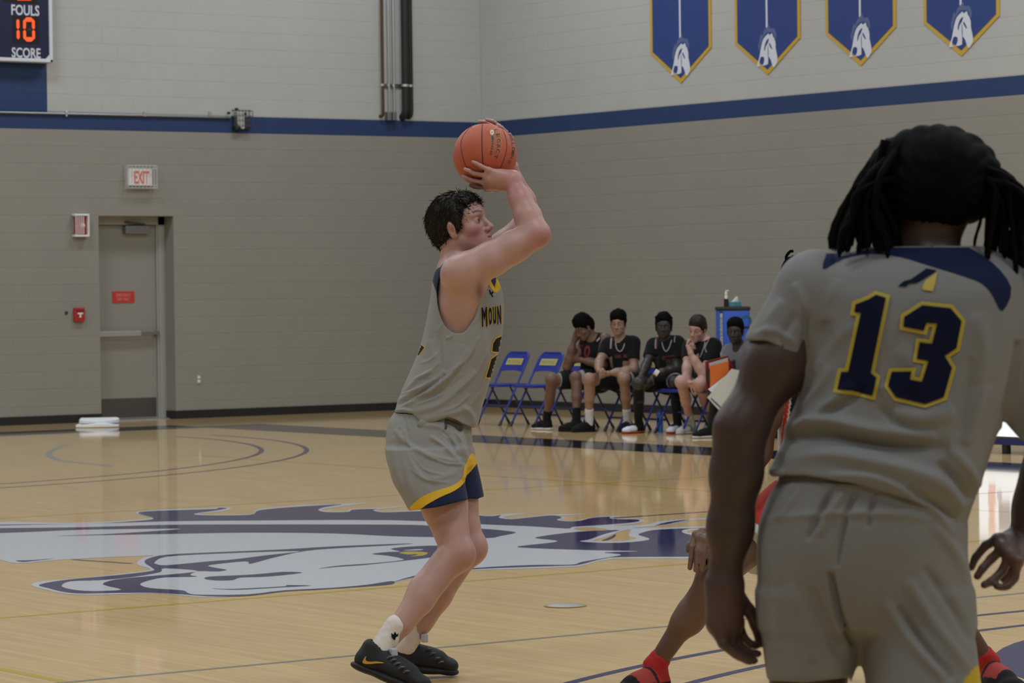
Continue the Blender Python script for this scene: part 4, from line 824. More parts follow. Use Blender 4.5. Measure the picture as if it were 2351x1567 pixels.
for x, y, r, a in ((1256, 545, 38, .75), (1200, 430, 42, .5), (1160, 405, 40, .45), (1090, 395, 30, .35), (1075, 1285, 60, .35), (1225, 590, 40, .4)): col = blend(col, a*np.exp(-((p2[:, 0]-x)**2+(p2[:, 1]-y)**2)/r**2), BLUSH)
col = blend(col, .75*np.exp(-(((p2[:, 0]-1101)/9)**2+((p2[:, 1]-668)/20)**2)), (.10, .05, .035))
legz = np.clip((p2[:, 1]-1150)/120, 0, 1)*.35; col = blend(col, legz, (.36, .20, .15))
so = skin_mesh('body', V1, F1, skin_mat(), sh, col)
eyes(sh, HC, HR, HS, (1, -.12, -.02))
# ---- hair: cap following the skull plus short locks
def hair_cap(c, R, s, outline, bump=.004, seed=0, res=.004, extra=None):
    H = Field(); T = lambda x, y, z: c+s*(np.array([x, y, z])@R)
    H.ell(T(-.024, 0, .040), np.array((.105, .083, .087))*s, R, .02); H.ell(T(-.050, 0, .006), np.array((.078, .077, .085))*s, R, .02)
    if extra: extra(H, T)
    outline(H, T); V, F = H.net(res); N = normals(V, F); V = V+N*(vnoise(V, 55, seed)*bump)[:, None]; return V, F
def cut(H, T):
    H.ell(T(.085, 0, -.045), np.array((.062, .12, .104))*HS, HR, .004, '-')       # face opening
    H.ell(T(.005, 0, -.100), np.array((.052, .12, .075))*HS, HR, .006, '-')       # below and before the ear
    H.ell(T(-.012, -.085, -.012), np.array((.022, .03, .034))*HS, HR, .004, '-'); H.ell(T(-.012, .085, -.012), np.array((.022, .03, .034))*HS, HR, .004, '-')
    H.box(T(-.05, 0, -.165), np.array((.2, .2, .062))*HS, HR, .01, .008, '-')
def fringe(H, T):
    for y in (-.052, -.03, -.008, .014, .036, .055): H.cone(T(.030, y, .110-abs(y)*.35), T(.079-abs(y)*.35, y*1.02, .083-abs(y)*.25), .013, .007, .012)
    for q in (1, -1): H.cone(T(.016, q*.074, .05), T(.018, q*.0775, -.014), .012, .006, .012)
HV, HF = hair_cap(HC, HR, HS, cut, .0035, 5, .0035, fringe)
M['hair_brown'] = mat('brown_hair', (.016, .012, .009), .5, spec=.22, noise=.5, nscale=120)
ho = skin_mesh('hair', HV, HF, M['hair_brown'], sh)
HN = normals(HV, HF); r_ = np.random.default_rng(11); lk = MB(); q_ = (HV-HC)@HR.T/HS
for i in r_.choice(len(HV), 5200, replace=False):
    x, y, z = q_[i]; n = HN[i]; back = -HR[0]*.5-HR[2]*.75 if x < .02 else HR[0]*.55-HR[2]*.25; t = nrm(back-n*(back@n)*.8+r_.normal(0, .22, 3)); L = r_.uniform(.012, .026)
    a = HV[i]-n*.001; lk.tube([a, a+t*L*.5+n*.0030, a+t*L+n*.0012], [.0015, .0012, .0003], 3, cap=False)
tag(link('hair_strands', lk.mesh('hair_strands', True), M['hair_brown'], ho), kind='stuff')
# ---- jersey
J_ = Field(); GREY, NAVY, GOLD = (.262, .256, .238), (.016, .022, .055), (.66, .40, .015)
J_.stack(P.rows([(1000, 912, 1090, .19, 0), (970, 905, 1100, .195, 0), (945, 906, 1106, .195, 0), (900, 921, 1119, .19, 0), (850, 944, 1133, .185, 0), (800, 964, 1147, .182, 0), (750, 976, 1155, .18, 0), (720, 982, 1157, .178, 0), (690, 986, 1156, .176, 0), (660, 990, 1150, .172, 0), (640, 993, 1141, .168, 0), (615, 1003, 1118, .15, 0), (598, 1022, 1095, .12, 0)]), .02)
J_.cone(P(1030, 612, -.10), P(1098, 628, -.10), .022, .022, .03); J_.cone(P(1040, 610, .10), P(1120, 630, .12), .024, .024, .03)
ARM = [(1040, 590), (1022, 600), (1009, 640), (1004, 672), (1008, 710), (1021, 745), (1036, 760), (1051, 764.5), (1067, 760), (1082, 740), (1092, 720), (1104, 680), (1114, 648), (1135, 620), (1180, 560), (1060, 540)]
J_.poly(P, smooth_loop(ARM, 4), -.5, -.055, .006); J_.poly(P, [(1040, 580), (1030, 640), (1050, 745), (1085, 765), (1120, 720), (1135, 640), (1180, 560)], .06, .5, .006)
J_.cone(P(1055, 630, 0), P(1075, 560, 0), .088, .10, .006, '-'); J_.cone(P(1090, 640, 0), P(1110, 600, 0), .06, .08, .006, '-')
J_.poly(P, [(860, 946), (905, 947), (946, 947), (967, 972), (1000, 967), (1026, 956), (1045, 963), (1062, 973), (1086, 982), (1140, 970), (1140, 1060), (860, 1060)], -.5, .5, .003)
JV, JF = J_.net(.0042)
ST = [([(905, 925), (960, 895), (1000, 872), (1021, 850)], 5, .009), ([(912, 938), (975, 905), (1040, 855), (1075, 800)], 5, .009), ([(930, 900), (960, 870), (995, 850)], 4, .007), ([(945, 945), (1005, 930), (1055, 890), (1090, 850)], 7, .006), ([(965, 965), (1030, 950), (1085, 935)], 7, .005), ([(1021, 860), (1022, 800), (1030, 772)], 4, .004), ([(990, 780), (1000, 830), (985, 870)], 9, .005), ([(1060, 790), (1045, 840), (1010, 890)], 6, .006), ([(1100, 700), (1085, 790), (1060, 850)], 5, .005), ([(985, 700), (988, 760), (975, 820)], 6, .004), ([(905, 944), (930, 941), (948, 946)], 4, .008), ([(1110, 740), (1115, 850), (1095, 940)], 9, .004), ([(1060, 930), (1085, 955), (1087, 975)], 6, .006), ([(1040, 768), (1030, 775), (1023, 775)], 3, .006)]
ST += [([(915, 932), (968, 900), (1015, 866)], 4, -.006), ([(940, 920), (1010, 900), (1060, 865)], 5, -.005), ([(1005, 760), (1012, 830), (1000, 880)], 6, -.004)]
ST += [([(x0, y0), ((x0+x1)/2+dx, (y0+y1)/2+dy), (x1, y1)], w_, h_) for x0, y0, x1, y1, dx, dy, w_, h_ in ((922, 905, 1000, 868, 4, 6, 2.6, .006), (935, 918, 1030, 862, 8, 8, 2.6, .005), (955, 930, 1050, 868, 6, 8, 2.4, .004), (948, 872, 1010, 830, 6, 6, 2.6, .004), (966, 835, 1015, 800, 4, 5, 2.6, .003), (1000, 948, 1078, 905, 8, 6, 3, .004), (1020, 860, 1100, 770, 10, 10, 3, .004), (1045, 900, 1125, 790, 8, 10, 3, .003), (1080, 930, 1132, 830, 4, 8, 3, .003), (1005, 772, 1018, 740, -4, 0, 2.4, .004), (1085, 745, 1100, 700, 6, 4, 2.4, .004), (995, 900, 1021, 850, 0, 4, 2.2, .005))]
JV = folds(JV, JF, ST, P.k); JV = JV+normals(JV, JF)*(vnoise(JV, 9, 4)*.003)[:, None]
jc = np.tile(np.array(GREY), (len(JV), 1)); p2 = project(JV); near = ((JV-CAM)@CF) < P.z0+.02
paint_poly(jc, p2, [(1042, 590), (1012, 598), (990, 636), (996, 655), (1004, 677), (1009, 640), (1020, 612), (1045, 600)], NAVY)
jc[(p2[:, 1] < 637-.9*(p2[:, 0]-990)*0) & (p2[:, 0] < 1008) & (p2[:, 1] < 636)] = NAVY
paint_poly(jc, p2, [(1100, 600), (1108, 664), (1120, 645), (1141, 672), (1150, 660), (1140, 600)], GOLD); paint_poly(jc, p2, [(1112, 600), (1116, 652), (1122, 636), (1136, 660), (1140, 640), (1135, 600)], NAVY)
jo = skin_mesh('jersey', JV, JF, cloth_mat(), sh, jc); jb = bvh_of(JV, JF)
M['print_black'] = mat('black_print', (.008, .009, .013), .7, spec=.1); M['print_gold'] = mat('gold_print', (.62, .37, .02), .5); M['print_navy'] = mat('navy_print', (.010, .014, .040), .7, spec=.1)
for ch, x, y, w_, h_, a in (('M', 1112.5, 727, 13, 45, -7), ('O', 1126, 725, 8, 40, -7), ('U', 1136, 723.5, 7.5, 40, -7), ('N', 1146.5, 722.5, 9, 43, -7)):
    project_on(jb, text_loops(ch, x, y, w_+2.6, h_+3, a, .10, .035), M['print_gold'], 'lettering', jo, .0022, 3); project_on(jb, text_loops(ch, x, y, w_, h_, a, .10, .03), M['print_black'], 'lettering', jo, .0045, 3)
N2 = [(1160, 768), (1140, 777), (1133, 788), (1131, 806), (1147, 808), (1142, 815), (1129, 824), (1124, 842), (1117, 865), (1128, 868), (1160, 872)]
def grow(L, d):
    L = np.array(L, float); c = L.mean(0); n = len(L); out = []
    A = .5*sum(L[i, 0]*L[(i+1) % n, 1]-L[(i+1) % n, 0]*L[i, 1] for i in range(n)); sg = 1 if A > 0 else -1
    for i in range(n):
        a, b, c_ = L[i-1], L[i], L[(i+1) % n]; n1 = nrm(np.array([(b-a)[1], -(b-a)[0]]))*sg; n2 = nrm(np.array([(c_-b)[1], -(c_-b)[0]]))*sg; m_ = n1+n2; out.append(b+m_*d/max(.45, (1+n1@n2)))
    return np.array(out)
project_on(jb, [grow(N2, 3.2)], M['print_gold'], 'number', jo, .0022, 3); project_on(jb, [N2], M['print_black'], 'number', jo, .0055, 3)
project_on(jb, [grow([(1108, 664), (1121, 640), (1141, 671), (1134, 668), (1121, 652), (1112, 668)], .6)], mat('gold_knit_collar', GOLD, .75), 'collar_trim', jo, .002, 3)
BN = [(955, 788), (966, 791), (974, 797), (966, 808), (960, 816), (955, 812)]
project_on(jb, [grow(BN, 2)], M['print_gold'], 'number', jo, .002, 2.5); project_on(jb, [BN], M['print_black'], 'number', jo, .004, 2.5)
LOGO_UA = [(1123, 664), (1125.5, 665), (1127.5, 671), (1132, 668), (1133.5, 671), (1130, 675), (1133, 681), (1130, 681.5), (1127, 675.5), (1124.5, 674)]
project_on(jb, [LOGO_UA], M['print_black'], 'chest_mark', jo, .0025, 3)
# ---- shorts
S_H = Field()
S_H.stack(P.rows([(945, 906, 1078, .175, 0), (965, 893, 1080, .185, 0), (985, 888, 1082, .20, 0), (1020, 886, 1084, .215, 0), (1050, 889, 1086, .21, 0), (1068, 893, 1084, .17, 0)]), .02)
S_H.stack(P.rows([(1030, 888, 1072, .14, -.09), (1070, 893, 1070, .15, -.11), (1105, 903, 1068, .15, -.125), (1140, 924, 1073, .145, -.14), (1180, 946, 1079, .145, -.15)]), .03)
S_H.stack(P.rows([(1030, 950, 1086, .10, .10), (1070, 975, 1096, .11, .09), (1110, 992, 1106, .11, .085), (1165, 1012, 1117, .105, .08)]), .03)
S_H.poly(P, [(900, 1168), (943, 1171), (1000, 1164), (1040, 1154), (1077, 1145), (1095, 1145), (1112, 1139), (1140, 1130), (1140, 1230), (900, 1230)], -.5, .5, .003)
SV, SF = S_H.net(.0042)
ST = [([(905, 985), (940, 1020), (985, 1045), (1040, 1058), (1062, 1062)], 6, .008), ([(1062, 1062), (1066, 1085), (1064, 1100)], 5, .012), ([(985, 1000), (1020, 1025), (1052, 1058)], 5, .010), ([(1015, 990), (1040, 1020), (1056, 1052)], 5, -.010), ([(925, 1000), (950, 1070), (990, 1100), (1050, 1082)], 7, .006), ([(920, 975), (925, 1040), (940, 1110), (955, 1150)], 8, .005), ([(1060, 985), (1062, 1020), (1070, 1048)], 5, .008), ([(1075, 1000), (1078, 1030), (1082, 1050)], 4, -.007), ([(900, 1000), (905, 1060), (925, 1120)], 8, .004), ([(965, 975), (1000, 978), (1020, 985)], 6, .010), ([(960, 1060), (1000, 1125)], 8, -.004)]
ST += [([(x0, y0), ((x0+x1)/2+dx, (y0+y1)/2+dy), (x1, y1)], w_, h_) for x0, y0, x1, y1, dx, dy, w_, h_ in ((928, 985, 946, 1035, -2, 0, 2.4, .006), (935, 955, 938, 985, 0, 0, 2.2, .006), (922, 955, 918, 985, 0, 0, 2.2, .005), (945, 1040, 1020, 1090, -8, 12, 2.6, .004), (940, 1075, 1035, 1108, -8, 10, 2.6, .004), (1030, 1000, 1050, 1050, 6, -4, 2.4, .006), (1044, 990, 1060, 1045, 5, -4, 2.4, .006), (1008, 990, 1045, 1048, 8, -6, 2.6, .006), (975, 1045, 1060, 1066, 4, 8, 2.6, .006), (915, 1085, 950, 1150, -4, 4, 3, .004))]
SV = folds(SV, SF, ST, P.k); SV = SV+normals(SV, SF)*(vnoise(SV, 10, 9)*.003)[:, None]
sc_ = np.tile(np.array(GREY), (len(SV), 1)); p2 = project(SV); near = ((SV-CAM)@CF) < P.z0+.0
GOLDB = smooth_loop([(940, 1168), (965, 1143), (1000, 1127), (1040, 1114), (1062, 1096), (1066, 1075), (1076, 1052), (1085, 1041), (1096, 1058), (1085, 1075), (1070, 1092), (1066, 1106), (1045, 1124), (1010, 1140), (978, 1158), (958, 1172)], 4)
NAVB = [(955, 1176), (978, 1158), (1010, 1140), (1045, 1124), (1066, 1106), (1070, 1092), (1085, 1075), (1098, 1056), (1130, 1060), (1130, 1190), (950, 1190)]
far = ((SV-CAM)@CF) > P.z0+.04; sc_[far & (p2[:, 1] > 1085)] = NAVY
paint_poly(sc_, p2, NAVB, NAVY); paint_poly(sc_, p2, GOLDB, GOLD)
sho = skin_mesh('shorts', SV, SF, cloth_mat(), sh, sc_)
M['knit_gold'] = mat('gold_knit', GOLD, .75, bump=.2, bscale=420); project_on(bvh_of(SV, SF), [grow(GOLDB, .8)], M['knit_gold'], 'trim_stripe', sho, .0015, 3)
WB = Field(); WB.cone(P(969, 972, -.19), P(1018, 978, -.185), .018, .016, .01, flat=(-CF, .35)); WB.cone(P(1022, 970, -.17), P(1056, 982, -.15), .017, .014, .01, flat=(-CF, .35))
WV, WF = WB.net(.004); skin_mesh('waistband', WV, WF, cloth_mat(), sho, np.where((project(WV)[:, 0] > 1020)[:, None], np.array((.07, .07, .07)), np.array(GREY)))
# ---- socks and shoes
for pts, rd in (((P(908, 1437, -.335), P(893, 1462, -.35), P(872, 1492, -.37)), (.0435, .0395, .043)), ((P(958, 1436, .015), P(947, 1458, .008), P(932, 1484, .0)), (.041, .038, .041))):
    o = sock(sh, pts, rd, (.66, .58, .53))
SOCKM = [(898, 1452), (903, 1456), (907, 1449), (911, 1456), (915, 1452), (914, 1460), (909, 1462), (907, 1469), (902, 1466), (899, 1461)]
V_, F_ = Field().chain([P(908, 1437, -.335), P(893, 1462, -.35)], [.049, .0452]).net(.005); project_on(bvh_of(V_, F_), [SOCKM], M['print_black'], 'sock_mark', sh, .003, 3)
SB = mat('shoe_black', rough=.62, spec=.3, attr='Col', bump=.3, bscale=500)
hz = P(806, 1531, -.375); tz = P(982, 1597, -.42); o1, PS, _ = shoe(sh, hz, tz, P(837, 1447, -.37)-P(806, 1531, -.375), .054, SB, SB, h=.10, res=.0045)
hz2 = P(898, 1534, .0); tz2 = np.array(gd(1046, 1552)); tz2[2] = .004; o2, PS2, _ = shoe(sh, hz2, tz2, P(905, 1440, 0)-P(898, 1534, 0), .052, SB, SB, h=.10, res=.0045)
M['swoosh'] = mat('gold_foil', (.62, .36, .05), .3, .3); M['lace'] = mat('shoelace', (.10, .10, .11), .7); M['tab'] = mat('grey_tab', (.42, .44, .52), .5)
dg_ = bpy.context.evaluated_depsgraph_get(); dg_.update(); bvs = BVHTree.FromObject(o1, dg_)
bvw = bvh_of(np.array([o1.matrix_world@v.co for v in o1.data.vertices]), np.array([tuple(p.vertices)[:4] for p in o1.data.polygons]))
SW = smooth_loop([(840.5, 1505), (834, 1514), (832.5, 1520), (838, 1523), (850, 1523.5), (866, 1522), (882, 1521), (866, 1517.5), (852, 1518), (843, 1517), (839.5, 1513)], 4)
project_on(bvw, [SW], M['swoosh'], 'side_mark', o1, .003, 3)
project_on(bvw, [[(860, 1543), (864, 1543), (870, 1556), (875, 1568), (852, 1562), (855, 1556)]], M['tab'], 'side_patch', o1, .003, 3)
for oo, Q, px in ((o1, PS, [(894, 1508), (902, 1515), (911, 1523), (921, 1532), (932, 1541)]), (o2, PS2, [(975, 1478), (984, 1490), (992, 1500), (1002, 1511), (1011, 1520)])):
    bv = bvh_of(np.array([oo.matrix_world@v.co for v in oo.data.vertices]), np.array([tuple(p.vertices)[:4] for p in oo.data.polygons])); up = None
    for i, (x, y) in enumerate(px):
        h = bv.ray_cast(Vector(CAM), Vector(ray(x, y)))[0]
        if h is None: continue
        h = np.array(h); a = h+np.array(P(x-6, y+3, 0)-P(x, y, 0)); b = h+np.array(P(x+7, y-2, 0)-P(x, y, 0)); MB().tube([a-CF*.0, h-CF*.012+UZ*.004, b], .0032, 6).build('lace', M['lace'], oo, True)
hb = P(903, 1497, -.40); MB().box(hb-arr(.015, .015, .02), hb+arr(.012, .012, .016), bevel=.004).build('tongue_tab', M['tab'], o1)
hb = P(975, 1463, -.03); MB().box(hb-arr(.012, .012, .018), hb+arr(.01, .01, .014), bevel=.004).build('tongue_tab', M['tab'], o2)
# ---- basketball
ba = empty('basketball', ballc, 'orange basketball held overhead by the shooter', 'basketball')
bm_ = mat('ball_leather', (.44, .088, .040), .50, spec=.4, noise=.06, nscale=30, bump=.5, bscale=900); SEAM = mat('ball_seam', (.022, .014, .013), .6); BK = mat('ball_print', (.035, .024, .015), .55); BGD = mat('ball_gold', (.42, .30, .12), .45); BWH = mat('ball_badge', (.62, .60, .50), .5); BGN = mat('ball_green', (.02, .09, .06), .5)
n_, k_ = 96, 64; V_ = [ballc+ballr*np.array([math.sin(math.pi*i/k_)*math.cos(2*math.pi*j/n_), math.sin(math.pi*i/k_)*math.sin(2*math.pi*j/n_), math.cos(math.pi*i/k_)]) for i in range(k_+1) for j in range(n_)]
skin_mesh('ball_skin', np.array(V_), np.array([(i*n_+j, (i+1)*n_+j, (i+1)*n_+(j+1) % n_, i*n_+(j+1) % n_) for i in range(k_) for j in range(n_)]), bm_, ba)
def bsurf(x, y, lift=.0):
    d = nrm(ray(x, y)); oc = CAM-ballc; b_ = d@oc; c_ = oc@oc-(ballr+lift)**2; q = b_*b_-c_
    return CAM+d*(-b_-math.sqrt(max(q, 0)))
def bseam(pxs):
    L = [bsurf(x, y) for x, y in smooth_loop(pxs, 8, False)]; m_ = [2*ballc-q for q in L]
    for S in (L, m_): MB().tube(S, .0013, 8).build('seam', SEAM, ba, True)
ax = nrm(CR*math.cos(.075)+CF*-math.sin(.075)+CU*.05); e1 = nrm(np.cross(ax, CF)); e2 = np.cross(ax, e1)
for a_, b_ in ((e1, e2),): MB().tube([ballc+ballr*(math.cos(t)*a_+math.sin(t)*b_) for t in np.linspace(0, 2*math.pi, 97)], .0018, 8, cap=False).build('seam', SEAM, ba, True)
bseam([(1084, 291), (1075.5, 296), (1063, 313), (1058, 330), (1059.5, 346), (1064, 366), (1071, 382), (1085, 405), (1097, 422)]); bseam([(1142, 291), (1153, 296), (1161, 315), (1163.4, 333), (1161, 352), (1153, 376), (1146, 391), (1138, 405), (1127, 421)])
def bprint(loops, m, name='lettering', lift=.0009):
    v, t = fill2d(loops, 2.5); me = bpy.data.meshes.new(name); me.from_pydata([tuple(bsurf(x, y, lift)) for x, y in v], [], t); me.update(); link(name, me, m, ba)
PTH = smooth_loop([(1139.5, 299), (1143, 309), (1145, 321), (1145.5, 334), (1144.5, 346), (1142, 357), (1138.5, 366.5)], 1, False)
for ch, x, y, a_, w_, h_ in (('L', 1139, 299, 75, 8, 7.5), ('E', 1143.3, 310.5, 80, 10, 11), ('G', 1145, 322.5, 85, 10.5, 11), ('A', 1145.2, 334.5, 92, 10.5, 10.5), ('C', 1143.6, 346, 97, 10.5, 10.5), ('Y', 1139.5, 358.5, 104, 12, 10)):
    bprint(text_loops(ch, x, y, w_+.9, h_+.9, a_, 0, .012), BGD, 'lettering', .0007); bprint(text_loops(ch, x, y, w_*.92, h_*.92, a_, 0, .0), BK, 'lettering', .0011)
for ch, x, y, a_ in (('1', 1131, 316.5, 88), ('0', 1131, 327, 92), ('0', 1130, 338, 96), ('0', 1128, 350, 101)):
    bprint(text_loops(ch, x, y, 10, 7.2, a_, .35, .0), BGD, 'lettering', .0007); bprint(text_loops(ch, x, y, 9.2, 6.2, a_, .35, .0), BK, 'lettering', .0011)
for ch, x, y, a_ in (('P', 1170.5, 312, 76), ('A', 1175.5, 321, 82), ('L', 1178, 331, 88), ('D', 1179, 342, 94), ('I', 1178.2, 350, 99), ('N', 1175.5, 359.5, 106), ('G', 1170, 372, 114)): bprint(text_loops(ch, x, y, 8.5, 6, a_, .2, .0), BK)
bprint([[(1129.7+4.6*math.cos(t)*(1+.06*math.cos(8*t)), 303.4+6.0*math.sin(t)*(1+.06*math.cos(8*t))) for t in np.linspace(0, 2*math.pi, 40, endpoint=False)]], BWH, 'badge', .0008); bprint(text_loops('b', 1130.2, 303.4, 3.6, 5.6, 60), BGN, 'badge_print', .0013)
# ---------------------------------------------------------------- the team-mate in the foreground, seen from behind
Q = Pose(6.3); gz = gd(1900, 2391)
pg = empty('person', gz, 'person with dreadlocks in grey number 13 jersey seen from behind', 'person')
DK = (.068, .040, .032); DKL = (.14, .075, .062)
G = Field()
G.stack(Q.rows([(1420, 1770, 2215, .12, 0), (1300, 1760, 2205, .15, 0), (1180, 1790, 2195, .14, 0), (1040, 1820, 2240, .13, 0), (900, 1862, 2295, .13, 0), (780, 1875, 2330, .135, 0), (690, 1880, 2340, .125, 0), (630, 1905, 2325, .10, 0), (590, 1985, 2280, .08, 0)]), .04)
G.cone(Q(2128, 610), Q(2136, 480, .01), .062, .060, .04); G.ell(Q(2145, 420, .02), (.088, .088, .112), np.stack([FH, -RH, UZ]), .04)
def limb(Fd, a, m, b, r): Fd.chain([a, a*.5+m*.5, m], r[:3], .05); Fd.chain([m, m*.7+b*.3, m*.35+b*.65, b], r[3:], .05)
sl, el, wl_ = Q(1862, 675), Q(1700, 985, -.02), Q(1662, 1330, .0)
limb(G, sl, el, wl_, [.060, .053, .045, .043, .042, .036, .029])
sr, er, wr_ = Q(2372, 745), Q(2425, 1040, .02), Q(2352, 1238, .06)
limb(G, sr, er, wr_, [.060, .053, .045, .043, .042, .036, .029])
# left hand: relaxed, fingers curled to the right, thumb towards the thigh
hand(G, wl_, [Q(1646, 1432, -.015), Q(1662, 1440, .005), Q(1680, 1440, .022), Q(1694, 1428, .038)],
     [[Q(1660, 1478, -.03), Q(1692, 1504, -.03), Q(1722, 1520, -.02)], [Q(1676, 1484, -.008), Q(1706, 1508, -.004), Q(1732, 1516, .004)], [Q(1694, 1480, .016), Q(1718, 1498, .022), Q(1736, 1500, .03)], [Q(1706, 1462, .036), Q(1722, 1478, .042), Q(1734, 1482, .048)]],
     [Q(1690, 1362, .03), Q(1718, 1398, .045), Q(1734, 1434, .05), Q(1746, 1474, .05)], .034, rf=.0095)
G.cone(Q(1662, 1345), Q(1664, 1425), .030, .034, .03, flat=(CF, .8))
# right hand: held out from the body, fingers hooked
hand(G, wr_, [Q(2290, 1238, .03), Q(2302, 1258, .012), Q(2318, 1276, -.004), Q(2336, 1288, -.016)],
     [[Q(2262, 1252, .04), Q(2240, 1278, .04), Q(2230, 1304, .035)], [Q(2276, 1282, .018), Q(2256, 1304, .012), Q(2244, 1322, .01)], [Q(2300, 1312, -.002), Q(2276, 1334, -.01), Q(2260, 1342, -.01)], [Q(2330, 1326, -.016), Q(2312, 1346, -.02), Q(2290, 1348, -.02)]],
     [Q(2345, 1255, .06), Q(2336, 1290, .075), Q(2318, 1315, .08), Q(2305, 1330, .08)], .034, rf=.0095)
# legs down to the floor (below the frame)
GA, GB = Q(1848, 2262, .05), Q(2140, 2275, -.05)
for hip, kn, an in ((Q(1860, 1400), Q(1850, 1790, .0), GA), (Q(2095, 1400), Q(2132, 1800, -.06), GB)):
    d = an-kn; G.cone(hip, kn, .092, .060, .03); G.cone(kn, kn+d*.35, .055, .056, .03); G.cone(kn+d*.35, an, .056, .036, .03)
lo, hi = G.bounds(); V1, F1 = G.net(.0068, lo-.02, hi+.02)
V1, F1 = refine(G, V1, F1, [box_of([Q(1625, 1325, -.05), Q(1752, 1530, .07)], .014), box_of([Q(2222, 1225, -.04), Q(2372, 1355, .1)], .014)], .0032)
col = np.tile(np.array(DK), (len(V1), 1)); p2 = project(V1)
for x, y, r, a in ((1665, 1400, 70, .7), (1715, 1500, 45, .8), (2330, 1290, 60, .8), (2270, 1330, 50, .5)): col = blend(col, a*np.exp(-((p2[:, 0]-x)**2+(p2[:, 1]-y)**2)/r**2), DKL)
skin_mesh('body', V1, F1, skin_mat(), pg, col)
# ---- jersey
JG = Field()
JG.stack(Q.rows([(1240, 1800, 2205, .165, 0), (1170, 1775, 2226, .178, 0), (1100, 1766, 2252, .178, 0), (1040, 1786, 2272, .165, 0), (980, 1802, 2292, .158, 0), (900, 1832, 2322, .155, 0), (830, 1846, 2342, .155, 0), (720, 1850, 2362, .155, 0), (660, 1852, 2370, .142, 0), (622, 1872, 2356, .122, 0), (594, 1915, 2320, .10, 0), (566, 1985, 2262, .075, 0)]), .03)
JG.cone(Q(1876, 664), Q(1782, 800, -.01), .074, .066, .045); JG.cone(Q(1876, 670), Q(1850, 740), .070, .05, .04); JG.cone(Q(2362, 735), Q(2400, 990, .01), .066, .070, .045)
JG.poly(Q, [(1660, 768), (1709, 781), (1760, 782), (1810, 808), (1842, 836), (1838, 870), (1600, 900)], -.5, .5, .004)
JG.poly(Q, [(2300, 958), (2345, 1010), (2460, 1012), (2460, 1200), (2312, 1100)], -.5, .5, .004)
JG.poly(Q, [(1845, 745), (1846, 840), (1834, 905), (1800, 980), (1700, 1000), (1836, 838)], -.0, .0, .004) if False else None
JG.cone(Q(2128, 600), Q(2142, 500), .070, .070, .006, '-')
JG.poly(Q, [(1700, 1092), (1772, 1090), (1850, 1092), (1960, 1108), (2080, 1142), (2160, 1182), (2213, 1215), (2300, 1200), (2300, 1330), (1700, 1330)], -.5, .5, .006)
JV, JF = JG.net(.0046)
ST = [([(1780, 1010), (1900, 1000), (2050, 1022), (2180, 1030)], 16, -.020), ([(1790, 985), (1890, 965), (2010, 990), (2150, 1000)], 15, .014), ([(1800, 1060), (1900, 1045), (2040, 1070), (2160, 1110), (2215, 1170)], 20, .016), ([(1830, 990), (1900, 930), (1960, 880)], 12, .011), ([(1830, 940), (1880, 890), (1905, 840)], 10, .009), ([(1860, 960), (1930, 930), (1990, 890)], 9, -.009), ([(2050, 950), (2120, 960), (2190, 940)], 22, .012), ([(2020, 930), (2070, 975), (2150, 985)], 12, -.008), ([(2215, 1020), (2240, 950), (2265, 880)], 12, .009), ([(2200, 1000), (2218, 900), (2230, 820)], 12, -.007), ([(2150, 1060), (2195, 1100), (2225, 1150)], 12, -.014), ([(2180, 1030), (2225, 1080), (2245, 1120)], 12, .010), ([(1880, 740), (1900, 780), (1895, 830)], 16, -.007), ([(1870, 860), (1905, 800), (1960, 740)], 14, .006), ([(1848, 710), (1847, 780), (1843, 840)], 8, -.012), ([(2338, 780), (2325, 880), (2300, 960)], 9, -.012), ([(1800, 690), (1770, 730), (1760, 770)], 12, .007), ([(1830, 720), (1800, 760), (1795, 800)], 11, -.007), ([(1822, 650), (1842, 690), (1845, 735)], 11, .007), ([(1730, 770), (1780, 760), (1830, 790)], 8, .006), ([(2060, 800), (2100, 840), (2090, 900)], 18, .006), ([(1790, 1030), (1770, 1075), (1800, 1085)], 10, .010), ([(1900, 1090), (2010, 1100), (2100, 1140)], 9, .009), ([(2080, 1115), (2150, 1160), (2195, 1195)], 9, -.010), ([(2010, 880), (2040, 900), (2060, 930)], 12, .005), ([(2240, 720), (2260, 800), (2250, 880)], 18, .006), ([(1925, 640), (1900, 700), (1905, 740)], 13, .005)]
JV = folds(JV, JF, ST, Q.k); JV = JV+normals(JV, JF)*(vnoise(JV, 8, 21)*.004)[:, None]
jc = np.tile(np.array((.232, .230, .224)), (len(JV), 1)); p2 = project(JV)
YOKE = [(1911, 560), (1889, 617), (1935, 594), (2000, 583), (2065, 589), (2136, 610), (2208, 632), (2254, 650), (2279, 678), (2301, 714), (2322, 660), (2276, 600), (2208, 560), (2136, 530), (2061, 515), (1980, 525)]

jo = skin_mesh('jersey', JV, JF, cloth_mat(), pg, jc); jb = bvh_of(JV, JF)
project_on(jb, [smooth_loop(YOKE, 3)], mat('yoke_navy', (.012, .018, .055), .8, spec=.1), 'yoke', jo, .0015, 7)
n1 = [(2011, 676), (2034, 683), (1999, 856), (2012, 866), (2003, 908), (1958, 897), (1922, 893), (1931, 853), (1947, 853), (1976, 718), (1961, 716), (1964, 698), (1993, 687)]
n3 = [(2118, 700), (2183, 707), (2208, 737), (2196, 799), (2169, 816.5), (2186, 844), (2167, 911), (2124, 927), (2057, 911), (2039, 885), (2047, 853), (2093, 852), (2089, 871), (2117, 876), (2132, 828), (2105, 823), (2111, 785), (2140, 789), (2152, 742), (2127, 741), (2121, 759), (2074, 749.5), (2076, 727)]
M['print_yellow'] = mat('yellow_print', (.50, .38, .04), .55); M['print_navy2'] = mat('deep_navy_print', (.007, .010, .032), .75, spec=.08)
